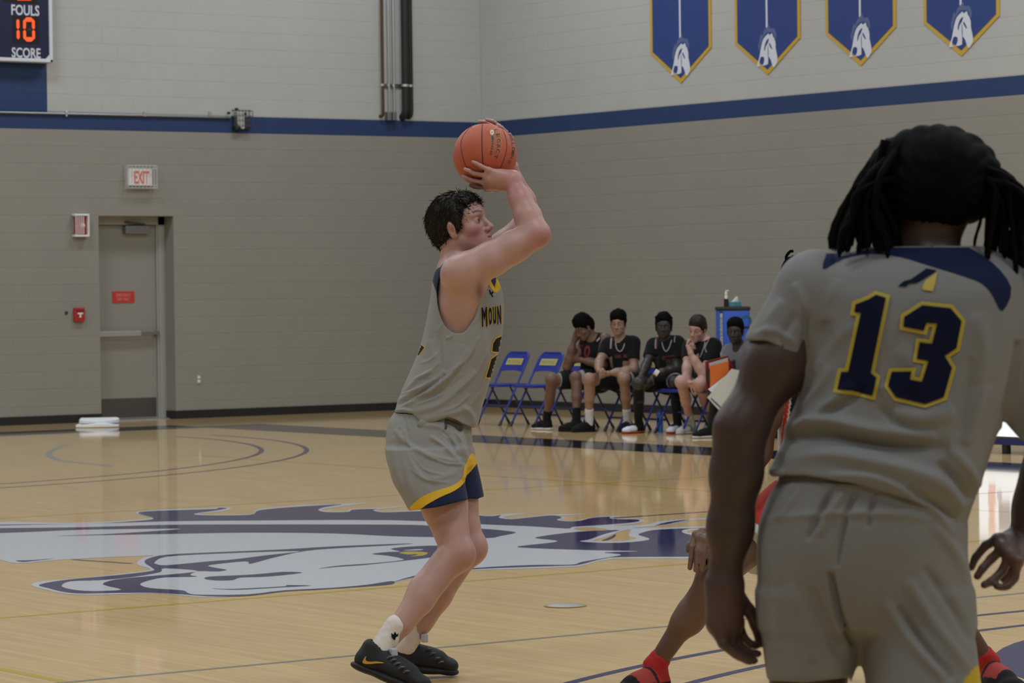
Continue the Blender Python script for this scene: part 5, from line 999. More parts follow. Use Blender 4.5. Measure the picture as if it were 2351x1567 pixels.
for L in (n1, n3):
    project_on(jb, [grow(L, 8.5)], M['print_yellow'], 'number', jo, .003, 7); project_on(jb, [L], M['print_navy2'], 'number', jo, .0055, 7)
project_on(jb, [[(2061, 656), (2075, 645), (2092, 640), (2127, 615.5), (2151, 620), (2128, 635), (2106, 648), (2086, 650), (2082, 656.5)]], M['print_navy2'], 'neck_mark', jo, .003, 6)
project_on(jb, [[(2117, 661), (2124, 644), (2152, 624), (2147, 650), (2141, 668), (2120, 665)]], M['print_yellow'], 'neck_mark', jo, .003, 6)
# ---- shorts
SG = Field()
SG.stack(Q.rows([(1075, 1800, 2190, .15, 0), (1120, 1772, 2208, .165, 0), (1180, 1747, 2218, .178, 0), (1290, 1737, 2222, .182, 0), (1370, 1743, 2232, .17, 0), (1430, 1750, 2236, .15, 0)]), .02)
SG.stack(Q.rows([(1360, 1744, 1985, .13, 0), (1430, 1748, 1984, .135, 0), (1500, 1757, 1968, .135, 0), (1585, 1768, 1946, .13, 0)]), .03); SG.stack(Q.rows([(1360, 1935, 2232, .13, -.02), (1430, 1960, 2238, .14, -.03), (1500, 1980, 2244, .14, -.05), (1640, 1998, 2262, .135, -.08)]), .03)
SG.poly(Q, [(1740, 1556), (1850, 1564), (1952, 1554), (1952, 1640), (1740, 1640)], -.5, .5, .004); SG.poly(Q, [(1985, 1622), (2290, 1575), (2290, 1700), (1985, 1700)], -.5, .5, .004)
SV, SF = SG.net(.0048)
ST = [([(1915, 1120), (1880, 1180), (1850, 1240)], 7, -.012), ([(1970, 1125), (1940, 1190), (1920, 1300)], 7, -.012), ([(2010, 1130), (2000, 1170), (1990, 1210)], 6, -.009), ([(1940, 1125), (1910, 1170), (1880, 1230)], 8, .008), ([(1840, 1120), (1810, 1160), (1780, 1200)], 8, .008), ([(1905, 1310), (1915, 1360), (1930, 1420), (1962, 1480)], 7, -.022), ([(1750, 1190), (1900, 1180), (2050, 1180), (2150, 1195)], 9, .006), ([(2030, 1380), (2090, 1470), (2170, 1560)], 12, .012), ([(2080, 1330), (2150, 1440), (2230, 1540)], 13, .012), ([(2060, 1390), (2120, 1480), (2190, 1560)], 11, -.012), ([(2120, 1300), (2190, 1400), (2240, 1480)], 12, -.010), ([(2140, 1200), (2200, 1280), (2228, 1360)], 13, .009), ([(1810, 1340), (1850, 1430), (1870, 1520)], 14, .008), ([(1860, 1350), (1900, 1440), (1930, 1510)], 12, -.008), ([(1765, 1250), (1775, 1350), (1790, 1500)], 13, .005), ([(2100, 1140), (2150, 1180), (2190, 1230)], 9, .010), ([(1880, 1110), (2000, 1118), (2090, 1140)], 5, .007)]
SV = folds(SV, SF, ST, Q.k); SV = SV+normals(SV, SF)*(vnoise(SV, 8, 33)*.004)[:, None]
sc_ = np.tile(np.array((.225, .218, .205)), (len(SV), 1)); p2 = project(SV); paint_poly(sc_, p2, [(2190, 1600), (2215, 1560), (2232, 1535), (2262, 1520), (2290, 1560), (2290, 1660), (2190, 1660)], (.52, .37, .02))
skin_mesh('shorts', SV, SF, cloth_mat(), pg, sc_)
for an, y, z in ((GA, 2391, 1), (GB, 2399, 1)):
    pass
for an, dx in ((GA, -12), (GB, 14)):
    g0 = np.array([an[0], an[1], 0.])-FH*.06; sock(pg, [an+UZ*.14, an, np.array([an[0], an[1], .06])], [.044, .040, .042], (.6, .6, .6))
    shoe(pg, g0, g0+FH*.30+RH*dx*.001, UZ, .052, SB, SB, h=.10, res=.007)
# ---- dreadlocks: a gathered crown and two hanging bundles
HCg = Q(2147, 402, .015); M['dread'] = mat('black_hair', (.0038, .0034, .0033), .8, spec=.06, bump=.6, bscale=300)
HD = Field(); RB = np.stack([FH, -RH, UZ]); HD.ell(HCg, (.112, .112, .098), RB, .03); HD.ell(HCg-UZ*.028-FH*.035, (.080, .096, .075), RB, .03); HD.ell(Q(2062, 405, .02), (.05, .055, .07), RB, .04); HD.ell(Q(2235, 420, .02), (.05, .05, .07), RB, .04)
HV, HF = HD.net(.0055); N_ = normals(HV, HF); q_ = (HV-HCg)@RB.T; ang = np.arctan2(q_[:, 2]+.06, -q_[:, 1]); HV = HV+N_*(np.abs(np.sin(ang*13+q_[:, 0]*30+vnoise(HV, 12, 2)*2.2))*.0045+vnoise(HV, 45, 5)*.0035)[:, None]
hd = skin_mesh('hair', HV, HF, M['dread'], pg)
r_ = np.random.default_rng(5)
def lock(path, rad):
    L = smooth_loop(path, 5, False); n = len(L); rr = rad*np.interp(np.linspace(0, 1, n), [0, .1, .85, 1], [.85, 1, .85, .25])*(1+.10*np.sin(np.arange(n)*2.1+r_.uniform(0, 6))); MB().tube(L, rr, 7).build('dreadlock', M['dread'], hd, True)
for i in range(64):        # left bundle
    t = i/63; dz = r_.uniform(-.09, .11); x1 = 1910+t*162+r_.normal(0, 9); y1 = 578+34*math.sin(t*2.2)+r_.uniform(-50, 14)
    if i < 6: x1 = 1905+i*6; y1 = 572+i*3
    lock([Q(2050+r_.uniform(-25, 45), 345+r_.uniform(-25, 60), dz*.6), Q(2015-(1-t)*38+r_.normal(0, 8), 418+r_.uniform(-15, 20), dz), Q(1945+t*92+r_.normal(0, 8), 480+r_.uniform(-10, 30), dz), Q(x1*.8+(1945+t*95)*.2, y1-45, dz), Q(x1, y1, dz)], r_.uniform(.0055, .0085))
for i in range(44):        # right bundle, beyond the frame edge
    t = i/43; dz = r_.uniform(-.09, .11); x1 = 2262+t*150+r_.normal(0, 9); y1 = 620+r_.uniform(-40, 40)
    if i == 0: x1, y1 = 2238, 603
    if i == 1: x1, y1 = 2263, 610
    lock([Q(2225+r_.uniform(-20, 25), 355+r_.uniform(-10, 50), dz*.6), Q(2272+t*52+r_.normal(0, 6), 415+r_.uniform(-10, 20), dz), Q(2268+t*105+r_.normal(0, 8) if i > 1 else 2252+i*14, 480+r_.uniform(-10, 25), dz), Q(x1*.75+(2268+t*105)*.25 if i > 1 else x1, y1-50, dz), Q(x1, y1, dz)], r_.uniform(.006, .0085) if i > 1 else .004)
# ---------------------------------------------------------------- the opponent crouching behind the team-mate, hands on knees
D = Pose(11.75); pd_ = empty('person', gd(1890, 1590), 'person in black and red uniform crouched with hand on knee behind number 13', 'person')
SKD = (.115, .062, .044); SKL = (.20, .12, .09)
K_ = Field()
hipL, knL, anL = D(1815, 1165, .05), D(1642, 1322, -.20), D(1503, 1530, -.10)
hipR, knR, anR = D(1950, 1165, .05), D(2130, 1322, -.20), D(2268, 1520, -.05)
for hp, kn, an in ((hipL, knL, anL), (hipR, knR, anR)):
    d = an-kn; out = nrm(CR*np.sign((an-kn)@CR)); t_ = nrm(d); b = nrm(-out-t_*(-out@t_))
    K_.cone(hp, kn, .090, .062, .03); K_.ell(kn, (.058, .06, .06), None, .03); K_.cone(kn, kn+d*.5, .056, .049, .03); K_.cone(kn+d*.18+b*.022, kn+d*.46+b*.024, .046, .044, .03); K_.cone(kn+d*.4, an, .046, .033, .03)
K_.stack(D.rows([(1190, 1790, 1985, .13, .05), (1100, 1800, 1975, .13, .02), (960, 1798, 1990, .125, -.06), (840, 1795, 2000, .125, -.12), (770, 1800, 1990, .10, -.14)]), .04)
HCd = D(1866, 668, -.24); HRd = face_frame(100, -14, 0); head_field(K_, HCd, HRd, 1.0, neck=(D(1890, 770, -.14), HCd-HRd[2]*.06-HRd[0]*.03, .06, .056)); eye_slits(K_, HCd, HRd, 1.0)
shL, elL, wrL = D(1805, 800, -.12), D(1742, 1035, -.10), D(1650, 1222, -.20)
shR, elR, wrR = D(1985, 800, -.12), D(2060, 1035, -.10), D(2125, 1222, -.20)
for a, m, b in ((shL, elL, wrL), (shR, elR, wrR)): limb(K_, a, m, b, [.056, .048, .041, .040, .040, .034, .026])
hand(K_, wrL, [D(1598, 1226, -.245), D(1608, 1234, -.265), D(1622, 1238, -.275), D(1638, 1236, -.275)], [[D(1590, 1255, -.26), D(1587, 1282, -.265), D(1584, 1303, -.26)], [D(1602, 1262, -.28), D(1599, 1288, -.285), D(1597, 1308, -.275)], [D(1617, 1266, -.285), D(1614, 1292, -.285), D(1611, 1310, -.278)], [D(1636, 1262, -.285), D(1632, 1284, -.285), D(1628, 1300, -.28)]], [D(1612, 1222, -.24), D(1596, 1238, -.235), D(1584, 1250, -.235), D(1580, 1262, -.235)], .034, rf=.0112)
hand(K_, wrR, [D(2140, 1236, -.27), D(2154, 1236, -.275), D(2168, 1232, -.27), D(2180, 1226, -.25)], [[D(2142, 1262, -.285), D(2144, 1284, -.285), D(2146, 1300, -.28)], [D(2158, 1264, -.285), D(2161, 1290, -.285), D(2163, 1308, -.28)], [D(2174, 1260, -.28), D(2178, 1286, -.28), D(2181, 1304, -.275)], [D(2188, 1252, -.26), D(2194, 1278, -.265), D(2197, 1298, -.26)]], [D(2150, 1222, -.24), D(2140, 1240, -.235), D(2132, 1252, -.235), D(2128, 1262, -.235)], .034, rf=.0112)
lo, hi = K_.bounds(); V1, F1 = K_.net(.008, lo-.02, hi+.02); V1, F1 = refine(K_, V1, F1, [box_of([D(1575, 1215, -.3), D(1660, 1318, -.15)], .012)], .0038)
col = head_color(V1, HCd, HRd, 1.0, SKD, (.10, .04, .035)); p2 = project(V1)
for x, y, r, a in ((1600, 1250, 40, .7), (1545, 1400, 40, .4), (1595, 1300, 18, .9)): col = blend(col, a*np.exp(-((p2[:, 0]-x)**2+(p2[:, 1]-y)**2)/r**2), SKL)
skin_mesh('body', V1, F1, skin_mat(), pd_, col); eyes(pd_, HCd, HRd, 1.0, white=(.2, .18, .17))
HV, HF = hair_cap(HCd, HRd, 1.0, lambda H, T: (H.ell(T(.085, 0, -.045), np.array((.062, .12, .104)), HRd, .004, '-'), H.box(T(-.02, 0, -.15), np.array((.2, .2, .085)), HRd, .01, .008, '-')), .003, 8, .006); hdf = skin_mesh('hair', HV, HF, M['dread'], pd_)
for i in range(42):
    a = r_.uniform(-2.6, .6) if i > 12 else r_.uniform(1.6, 3.2); c0 = HCd+HRd[2]*.10+HRd[0]*-.02; d = CR*math.cos(a)*1.0+HRd[0]*r_.uniform(-.8, .3)*.6; d = nrm(d)
    MB().tube(smooth_loop([c0+d*.03, c0+d*.09+UZ*.01, c0+d*.118-UZ*.05, c0+d*.122-UZ*r_.uniform(.09, .14)], 4, False), .0065, 6).build('twist', M['dread'], hdf, True)
MB().tube(smooth_loop([D(1832, 622, -.2), D(1810, 606, -.2), D(1805, 590, -.2), D(1814, 577, -.2), D(1822, 577, -.2)], 5, False), [.006]*20+[.002], 6).build('twist', M['dread'], hdf, True)
BKC, REDC, WHC = (.0095, .0095, .0105), (.38, .035, .025), (.50, .50, .50)
JD = Field(); JD.stack(D.rows([(1215, 1772, 2000, .155, .04), (1100, 1783, 1992, .15, .02), (960, 1786, 2002, .148, -.06), (850, 1788, 2008, .145, -.12), (780, 1800, 1996, .12, -.14)]), .03)
for q, sx in ((shL, 1), (shR, -1)): JD.cone(q-CR*sx*.02, elL if sx > 0 else elR, .062, .06, .006, '-')
JD.cone(D(1890, 800, -.16), HCd, .075, .08, .006, '-'); JV, JF = JD.net(.007); JV = JV+normals(JV, JF)*(vnoise(JV, 14, 3)*.005)[:, None]
jc = np.tile(np.array(BKC), (len(JV), 1)); p2 = project(JV); xl = np.interp(p2[:, 1], [780, 880, 1000, 1100, 1215], [1800, 1800, 1788, 1782, 1770])
e = p2[:, 0]-xl; jc[e < 16] = REDC; jc[(e < 6)] = WHC; jc[(e >= 16) & (e < 20)] = WHC
skin_mesh('jersey', JV, JF, cloth_mat(), pd_, jc)
SD = Field(); SD.stack(D.rows([(1130, 1785, 1995, .15, .04), (1200, 1775, 2003, .15, .03), (1240, 1790, 1990, .12, .03)]), .03)
for hp, kn in ((hipL, knL), (hipR, knR)): SD.cone(hp, hp*.42+kn*.58, .118, .122, .04); SD.box(hp*.26+kn*.74, np.array([.062, .3, .3]), rotm(kn-hp, UZ), .002, .004, '-')
SV, SF = SD.net(.0065); SV = SV+normals(SV, SF)*(vnoise(SV, 16, 6)*.006)[:, None]
sc_ = np.tile(np.array(BKC), (len(SV), 1))
t = ((SV-hipL)@(knL-hipL))/((knL-hipL)@(knL-hipL)); axd = nrm(knL-hipL); sd = (SV-hipL)@nrm(np.cross(axd, CF)); sgn = np.sign(nrm(np.cross(axd, CF))@CU); h_ = sd*sgn
leftside = project(SV)[:, 0] < 1800
sc_[leftside & (h_ > .042) & (h_ < .118)] = REDC; sc_[leftside & (((h_ > .028) & (h_ <= .042)) | ((h_ >= .122) & (h_ < .130)))] = WHC
for hp, kn in ((hipL, knL), (hipR, knR)):
    t = ((SV-hp)@(kn-hp))/((kn-hp)@(kn-hp)); sc_[(t > .535) & ((SV-hp)@nrm(kn-hp) > .1)] = WHC
skin_mesh('shorts', SV, SF, cloth_mat(), pd_, sc_)
RS = (.42, .030, .030); SHR = cloth_mat('shoe_red')
for an, toe, kn in ((anL, np.array(gd(1422, 1612)), knL), (anR, np.array(gd(2352, 1604)), knR)):
    f = toe-np.array([an[0], an[1], 0]); f[2] = 0; f = nrm(f); heel = np.array([an[0], an[1], 0.])-f*.07
    sock(pd_, [an+nrm(kn-an)*.035, an, an-UZ*.05], [.041, .042, .044], RS)
    o, _, V = shoe(pd_, heel, heel+f*.31, UZ, .052, SHR, SHR, h=.11, res=.005, col=(.014, .013, .014), sole_col=(.20, .02, .02))
    u = (V-heel)@f/.31; z = V[:, 2]-heel[2]; cc = np.tile(np.array((.014, .013, .014)), (len(V), 1)); cc[(u < .42) & (z > .055)] = RS; cc[(u > .42) & (u < .70) & (z > .062)] = (.36, .05, .045); cc[np.abs(u-.30-z*.9) < .03] = (.02, .018, .02)
    a = o.data.color_attributes['Col']; b = np.ones((len(V), 4), np.float32); b[:, :3] = cc; a.data.foreach_set('color', b.ravel())
    for k in range(4):
        c = heel+f*(.31*(.42+.07*k))+UZ*(.098-.012*k); l = nrm(np.cross(UZ, f)); MB().tube([c-l*.022, c+UZ*.004, c+l*.022], .003, 5).build('lace', M['red'], o, True)
# ---------------------------------------------------------------- folding chairs along the side line
CHB = mat('chair_blue', (.016, .030, .26), .38, spec=.4); CHD = mat('chair_dark_blue', (.012, .018, .12), .4); CHP = mat('chair_panel', (.45, .40, .13), .5); RUB = M['black']
def chair_parts(c):
    """steel folding chair facing -x; c = floor point under the middle of the seat"""
    o = empty('folding_chair', c); T = lambda x, y, z: np.array(c)+arr(x, y, z); hw = .215
    xf, xr, xt = -.235, .185, .205; ups = lambda z: xf+(xt-xf)*(z/.80)
    for s in (1, -1):
        MB().tube(smooth_loop([T(xf, s*hw, .0), T(ups(.4), s*hw, .4), T(ups(.66), s*hw, .66), T(ups(.755), s*(hw-.012), .755), T(ups(.80), s*(hw-.06), .80)], 5, False), .0125, 9).build('upright', CHB, o, True)
        MB().tube([T(xr, s*(hw-.03), 0), T(-.07, s*(hw-.03), .44)], .0115, 8).build('leg', CHD, o, True)
        MB().tube([T(xf-.002, s*hw, 0), T(ups(.05), s*hw, .05)], .0165, 9).build('foot_cap', RUB, o, True); MB().tube([T(xr+.002, s*(hw-.03), 0), T(xr-.028, s*(hw-.03), .05)], .0155, 9).build('foot_cap', RUB, o, True)
    MB().tube([T(ups(.80), hw-.06, .80), T(ups(.80), -(hw-.06), .80)], .0125, 9).build('top_rail', CHB, o, True)
    MB().tube([T(ups(.22), hw, .22), T(ups(.22), -hw, .22)], .012, 8).build('front_stretcher', CHD, o, True); MB().tube([T(.115, hw-.03, .12), T(.115, -(hw-.03), .12)], .011, 8).build('rear_stretcher', CHD, o, True)
    MB().box(T(-.225, -.205, .425), T(.165, .205, .458), bevel=.014).build('seat', CHB, o, True)
    b = MB(); n = 12; V = []
    for i in range(n+1):
        y = -hw+2*hw*i/n; q = (2*i/n-1)**2; top = .795-.055*max(0, abs(2*i/n-1)-.72)/.28; bot = .585-.025*q*0+.018*(1-q)
        for z, dx in ((bot, .0), (top, .0), (top, .016), (bot, .016)): V.append(T(ups(z)-.014+dx+.012*(1-q), y, z))
    F = [(4*i+a, 4*i+4+a, 4*i+4+(a+1) % 4, 4*i+(a+1) % 4) for i in range(n) for a in range(4)]+[(0, 1, 2, 3), (4*n+3, 4*n+2, 4*n+1, 4*n)]
    bk = b.add(V, F).build('backrest', CHB, o, True)
    px_ = lambda y, z: T(ups(z)-.018+.012*(1-(y/hw)**2)-.002, y, z)
    Vp = []; m_ = 8
    for i in range(m_+1):
        y = -.150+.30*i/m_; Vp += [px_(y, .665), px_(y, .735)]
    me = bpy.data.meshes.new('name_panel'); me.from_pydata([tuple(q) for q in Vp], [], [(2*i, 2*i+1, 2*i+3, 2*i+2) for i in range(m_)]); pn = link('name_panel', me, CHP, bk)
    v, f = text_mesh('MUSTANGS', 1, 1, .0); v = v/(v.max(0)-v.min(0))*np.array([.25, .042]); me = bpy.data.meshes.new('lettering'); me.from_pydata([tuple(px_(-x, .70+y)+arr(-.002, 0, 0)) for x, y in v], [], f); link('lettering', me, M['chair_print'], bk)
    return o
M['chair_print'] = mat('chair_print', (.26, .24, .13), .6)
CHX = -2.955; CY0 = -4.58
CH_L = ['blue folding chair nearest the room corner, empty', 'blue folding chair, empty, beside the player with face in hand', 'blue folding chair under the number 10 player', 'blue folding chair under the player with clasped hands', 'blue folding chair under the player with white wristband', 'blue folding chair under the pale player resting chin on fist', 'blue folding chair under the person in grey shirt', 'blue folding chair mostly hidden behind number 13 player']
proto = chair_parts((CHX, CY0, 0))
def copy_tree(o, delta):
    c = o.copy(); COL.objects.link(c); c.location = o.location+Vector(delta)
    for ch in list(o.children):
        d = ch.copy(); COL.objects.link(d); d.parent = c; d.matrix_parent_inverse = ch.matrix_parent_inverse.copy()
        for g_ in list(ch.children): e = g_.copy(); COL.objects.link(e); e.parent = d
    return c
CHY = [CY0-.64*i for i in range(8)]
for i, l in enumerate(CH_L):
    o = proto if i == 0 else copy_tree(proto, (0, CHY[i]-CY0, 0)); tag(o, l, 'chair', 'folding chairs of the visitors bench')
# ---------------------------------------------------------------- the people on the bench
def stroke(L, w_, closed=False):
    L = np.array(smooth_loop(L, 4, False)); t = np.gradient(L, axis=0); n = np.stack([-t[:, 1], t[:, 0]], 1); n /= np.linalg.norm(n, axis=1)[:, None]+1e-9; return np.vstack([L+n*w_/2, (L-n*w_/2)[::-1]])
M['trim_grey'] = mat('grey_trim', (.34, .32, .33), .7); M['trim_red'] = mat('red_trim', (.22, .020, .022), .7); M['num_red'] = mat('red_number', (.17, .012, .014), .7); M['dim_red'] = mat('dim_red_print', (.07, .008, .009), .75)
def sitter(label, z0, skin, lip, head, sh, el, wr, hands, hips, kn, feet, shirt=BKC, sleeves=True, pants=None, shorts=BKC, hair=None, shoes=None, socks=None, trims=(), hair_m=None, tank=False, blush=None, res=.0075, neckp=None, leggings=None, browc=(.01, .008, .007), shoulder_r=.062):
    S = Pose(z0); o = empty('person', ((feet[0][0][0]+feet[1][0][0])/2, (feet[0][0][1]+feet[1][0][1])/2, 0), label, 'person', 'people sitting on the bench'); Bd = Field()
    hx, hy, hd, yaw, pit, rol, hs = head; c = S(hx, hy, hd); R = face_frame(yaw, pit, rol)
    shp = [S(*q) for q in sh]; elp = [S(*q) for q in el]; wrp = [S(*q) for q in wr]; hpp = [S(*q) for q in hips]; knp = [S(*q) for q in kn]
    mid = (shp[0]+shp[1])/2; pel = (hpp[0]+hpp[1])/2; nk = mid+UZ*.035 if neckp is None else S(*neckp); up = nrm(mid-pel); lat = nrm(shp[1]-shp[0]); fw = nrm(np.cross(lat, up)); fw = fw if fw@(knp[0]-hpp[0]) > 0 else -fw
    Rb = np.stack([fw, lat, up])
    def torso(F_, g):
        F_.ell(pel+up*.02, np.array((.125, .165, .13))+g, Rb, .05); F_.ell(pel*.6+mid*.4, np.array((.115, .150, .17))+g, Rb, .06); F_.ell(pel*.22+mid*.78, np.array((.120, .165, .16))+g, Rb, .06)
        F_.cone(shp[0]*.8+mid*.2, shp[1]*.8+mid*.2, shoulder_r+g, shoulder_r+g, .06)
    torso(Bd, 0.); Bd.cone(nk-up*.03, c-R[2]*.055-R[0]*.035, .058, .053, .03); head_field(Bd, c, R, hs); eye_slits(Bd, c, R, hs, .0034)
    for i in (0, 1): limb(Bd, shp[i], elp[i], wrp[i], [.056, .047, .040, .039, .040, .034, .026])
    for hnd in hands: hand(Bd, *hnd, .030, rf=.0098)
    ank = []
    for i in (0, 1):
        heel, toe = feet[i]; f = nrm(np.array(toe)-np.array(heel)); a = np.array(heel)+f*.075+UZ*.11; ank.append(a); d = a-knp[i]
        Bd.cone(hpp[i], knp[i], .088, .060, .04); Bd.ell(knp[i], (.058, .058, .06), None, .03); Bd.cone(knp[i], knp[i]+d*.45, .054, .047, .03); b = nrm(-f-nrm(d)*(-f@nrm(d))); Bd.cone(knp[i]+d*.18+b*.02, knp[i]+d*.45+b*.02, .046, .044, .03); Bd.cone(knp[i]+d*.45, a, .046, .036, .03)
    lo, hi = Bd.bounds(); V, F = Bd.net(res, lo-.02, hi+.02); V, F = refine(Bd, V, F, [box_of([c+R[2]*.12, c-R[2]*.11+R[0]*.1, c-R[0]*.1, c+R[1]*.08, c-R[1]*.08], .012)], .0042)
    col = head_color(V, c, R, hs, skin, lip, blush, browc); skin_mesh('body', V, F, skin_mat(), o, col)
    eyes(o, c, R, hs, white=tuple(min(.34, .05+1.2*q) for q in skin))
    if hair is not None:
        HV, HF = hair_cap(c, R, hs, *hair); skin_mesh('hair', HV, HF, hair_m or M['dread'], o)
    T_ = Field(); torso(T_, .013)
    for i in (0, 1):
        if sleeves: T_.cone(shp[i], shp[i]*.42+elp[i]*.58, .070, .066, .04); q = shp[i]*.36+elp[i]*.64; T_.box(q+nrm(elp[i]-shp[i])*.06, np.array([.062, .12, .12]), rotm(elp[i]-shp[i], UZ+CR*.01), .002, .004, '-')
        else: T_.cone(shp[i]+lat*(.02 if i else -.02)+up*.03, shp[i]-up*.10+lat*(.035 if i else -.035), .074, .06, .008, '-')
    T_.cone(nk+up*.0, c, .060 if sleeves else .075, .068, .006, '-')
    TV, TF = T_.net(.007); TV = TV+normals(TV, TF)*(vnoise(TV, 16, len(label))*.004)[:, None]; to = skin_mesh('jersey' if shirt is BKC else 'shirt', TV, TF, cloth_mat(), o, np.tile(np.array(shirt), (len(TV), 1))); tb = bvh_of(TV, TF)
    for L, w_, m_ in trims: project_on(tb, [stroke(L, w_)] if w_ else L, m_, 'trim' if w_ else 'print', to, .003, 5)
    SH = Field(); SH.ell(pel-up*.01, np.array((.145, .185, .125)), Rb, .05)
    fr = .66 if pants is None else 1.0
    for i in (0, 1):
        SH.cone(hpp[i], hpp[i]*(1-fr)+knp[i]*fr, .105, .098 if pants is None else .075, .05)
        if pants is not None: SH.cone(knp[i], ank[i]+UZ*.0, .075, .056, .04)
    SV, SF = SH.net(.0075); SV = SV+normals(SV, SF)*(vnoise(SV, 18, len(label)+3)*.005)[:, None]; sc_ = np.tile(np.array(pants if pants is not None else shorts), (len(SV), 1))
    if pants is None:
        for i in (0, 1):
            t = (SV-hpp[i])@nrm(knp[i]-hpp[i])/np.linalg.norm(knp[i]-hpp[i]); dd = np.linalg.norm(SV-(hpp[i]+np.outer(t, knp[i]-hpp[i])), axis=1); sc_[(t > .80) & (t < .9) & (dd < .13)] = (.24, .24, .25)
    skin_mesh('pants' if pants is not None else 'shorts', SV, SF, cloth_mat(), o, sc_)
    for i in (0, 1):
        heel, toe = map(np.array, feet[i]); f = nrm(toe-heel); a = ank[i]; d = nrm(knp[i]-a); sk = socks[i] if socks else None
        if leggings is not None: sock(o, [knp[i]*.9+a*.1, knp[i]*.5+a*.5, a], [.060, .053, .042], leggings, 'legging')
        if sk is not None: sock(o, [a+d*sk[1], a+d*.03, a-UZ*.04], [.046, .042, .043], sk[0])
        up_c, so_c, toe_c = shoes[i]
        so_, Pq, V_ = shoe(o, heel, heel+f*.30, UZ, .050, cloth_mat('shoe_cloth'), cloth_mat('shoe_cloth'), h=.105, res=.007, col=up_c, sole_col=so_c)
        if toe_c is not None:
            u = (V_-heel)@f/.30; cc = np.tile(np.array(up_c), (len(V_), 1)); cc[(u > .50) & (V_[:, 2] < .085-.05*np.abs(u-.62))] = toe_c; at_ = so_.data.color_attributes['Col']; b = np.ones((len(V_), 4), np.float32); b[:, :3] = cc; at_.data.foreach_set('color', b.ravel())
    return o, S, shp, elp, wrp, knp, tb, to
def fist(S, x, y, d, dx=-1, dy=0.):
    """loosely closed hand: knuckles and curled fingers about (x, y)"""
    K = [S(x-3+i*1.2, y-5+i*3.4, d+.012*i) for i in range(4)]; return K, [[q+(S(x+dx*5, y+3, d)-S(x, y, d)), q+(S(x+dx*4, y+7, d+.02)-S(x, y, d)), q+(S(x+dx*1, y+6, d+.035)-S(x, y, d))] for q in K], [S(x+2, y-4, d+.03), S(x-2, y-6, d+.02), S(x-5, y-4, d+.0), S(x-7, y-1, d)]
def drop(S, x, y, d, ex=-2, ln=12):
    """hand hanging from the wrist, fingers down"""
    K = [S(x-5+i*3.4, y+9, d+.01*i) for i in range(4)]; return K, [[q+(S(x+ex*.4, y+ln*.45, d)-S(x, y, d)), q+(S(x+ex*.8, y+ln*.8, d+.01)-S(x, y, d)), q+(S(x+ex, y+ln, d+.02)-S(x, y, d))] for q in K], [S(x+3, y+4, d-.01), S(x+6, y+8, d-.015), S(x+7, y+13, d-.01), S(x+6, y+17, d)]
AFRO = (lambda H, T: (H.ell(T(.088, 0, -.052), np.array((.062, .12, .098)), None, .004, '-') if False else H.box(T(.02, 0, -.145), np.array((.25, .2, .155)), None, .01, .01, '-') if False else None), .006, 3, .006)
def round_hair(rx=.0, top=.016, line=.052, seed=3, bump=.006, back=-.05):
    """rounded crop: forehead line, cleared face and ears"""
    def ol(H, T):
        R = CURR[0]; s = 1.0
        H.ell(T(.088, 0, line-.100), np.array((.058, .13, .100)), R, .006, '-'); H.ell(T(.0, 0, -.095), np.array((.060, .13, .080)), R, .006, '-'); H.box(T(-.05, 0, back-.13), np.array((.25, .2, .1)), R, .01, .008, '-')
    def ex(H, T): H.ell(T(-.01, 0, .070+top*.4), np.array((.098+rx, .084+rx, .068+top)), CURR[0], .02)
    return (ol, bump, seed, .006, ex)
CURR = [None]
def with_R(yaw, pit, rol): CURR[0] = face_frame(yaw, pit, rol)
GR, RD = M['trim_grey'], M['trim_red']
blk, wht = (.010, .010, .011), (.62, .62, .64)
# number 10, face buried in his hand
S1 = Pose(33.5); with_R(155, -32, 0)
k1 = ([S1(1319, 765, -.10), S1(1322, 769, -.09), S1(1326, 773, -.08), S1(1330, 776, -.06)], [[S1(1322, 757, -.12), S1(1328, 755, -.10), S1(1332, 759, -.08)], [S1(1326, 761, -.12), S1(1332, 760, -.10), S1(1335, 764, -.08)], [S1(1330, 766, -.11), S1(1335, 766, -.09), S1(1337, 770, -.07)], [S1(1333, 771, -.09), S1(1337, 772, -.07), S1(1338, 776, -.05)]], [S1(1324, 771, -.02), S1(1322, 762, -.03), S1(1324, 755, -.04), S1(1327, 750, -.05)])
k2 = ([S1(1324, 820, -.05), S1(1322, 823, -.04), S1(1321, 827, -.03), S1(1321, 831, -.02)], [[S1(1316, 818, -.03), S1(1312, 821, -.0), S1(1313, 826, .02)], [S1(1314, 822, -.02), S1(1310, 826, .01), S1(1311, 830, .03)], [S1(1313, 827, -.01), S1(1310, 831, .02), S1(1312, 834, .03)], [S1(1314, 831, 0), S1(1311, 835, .02), S1(1313, 838, .03)]], [S1(1328, 816, -.03), S1(1322, 813, -.02), S1(1317, 812, -.0), S1(1313, 813, .01)])
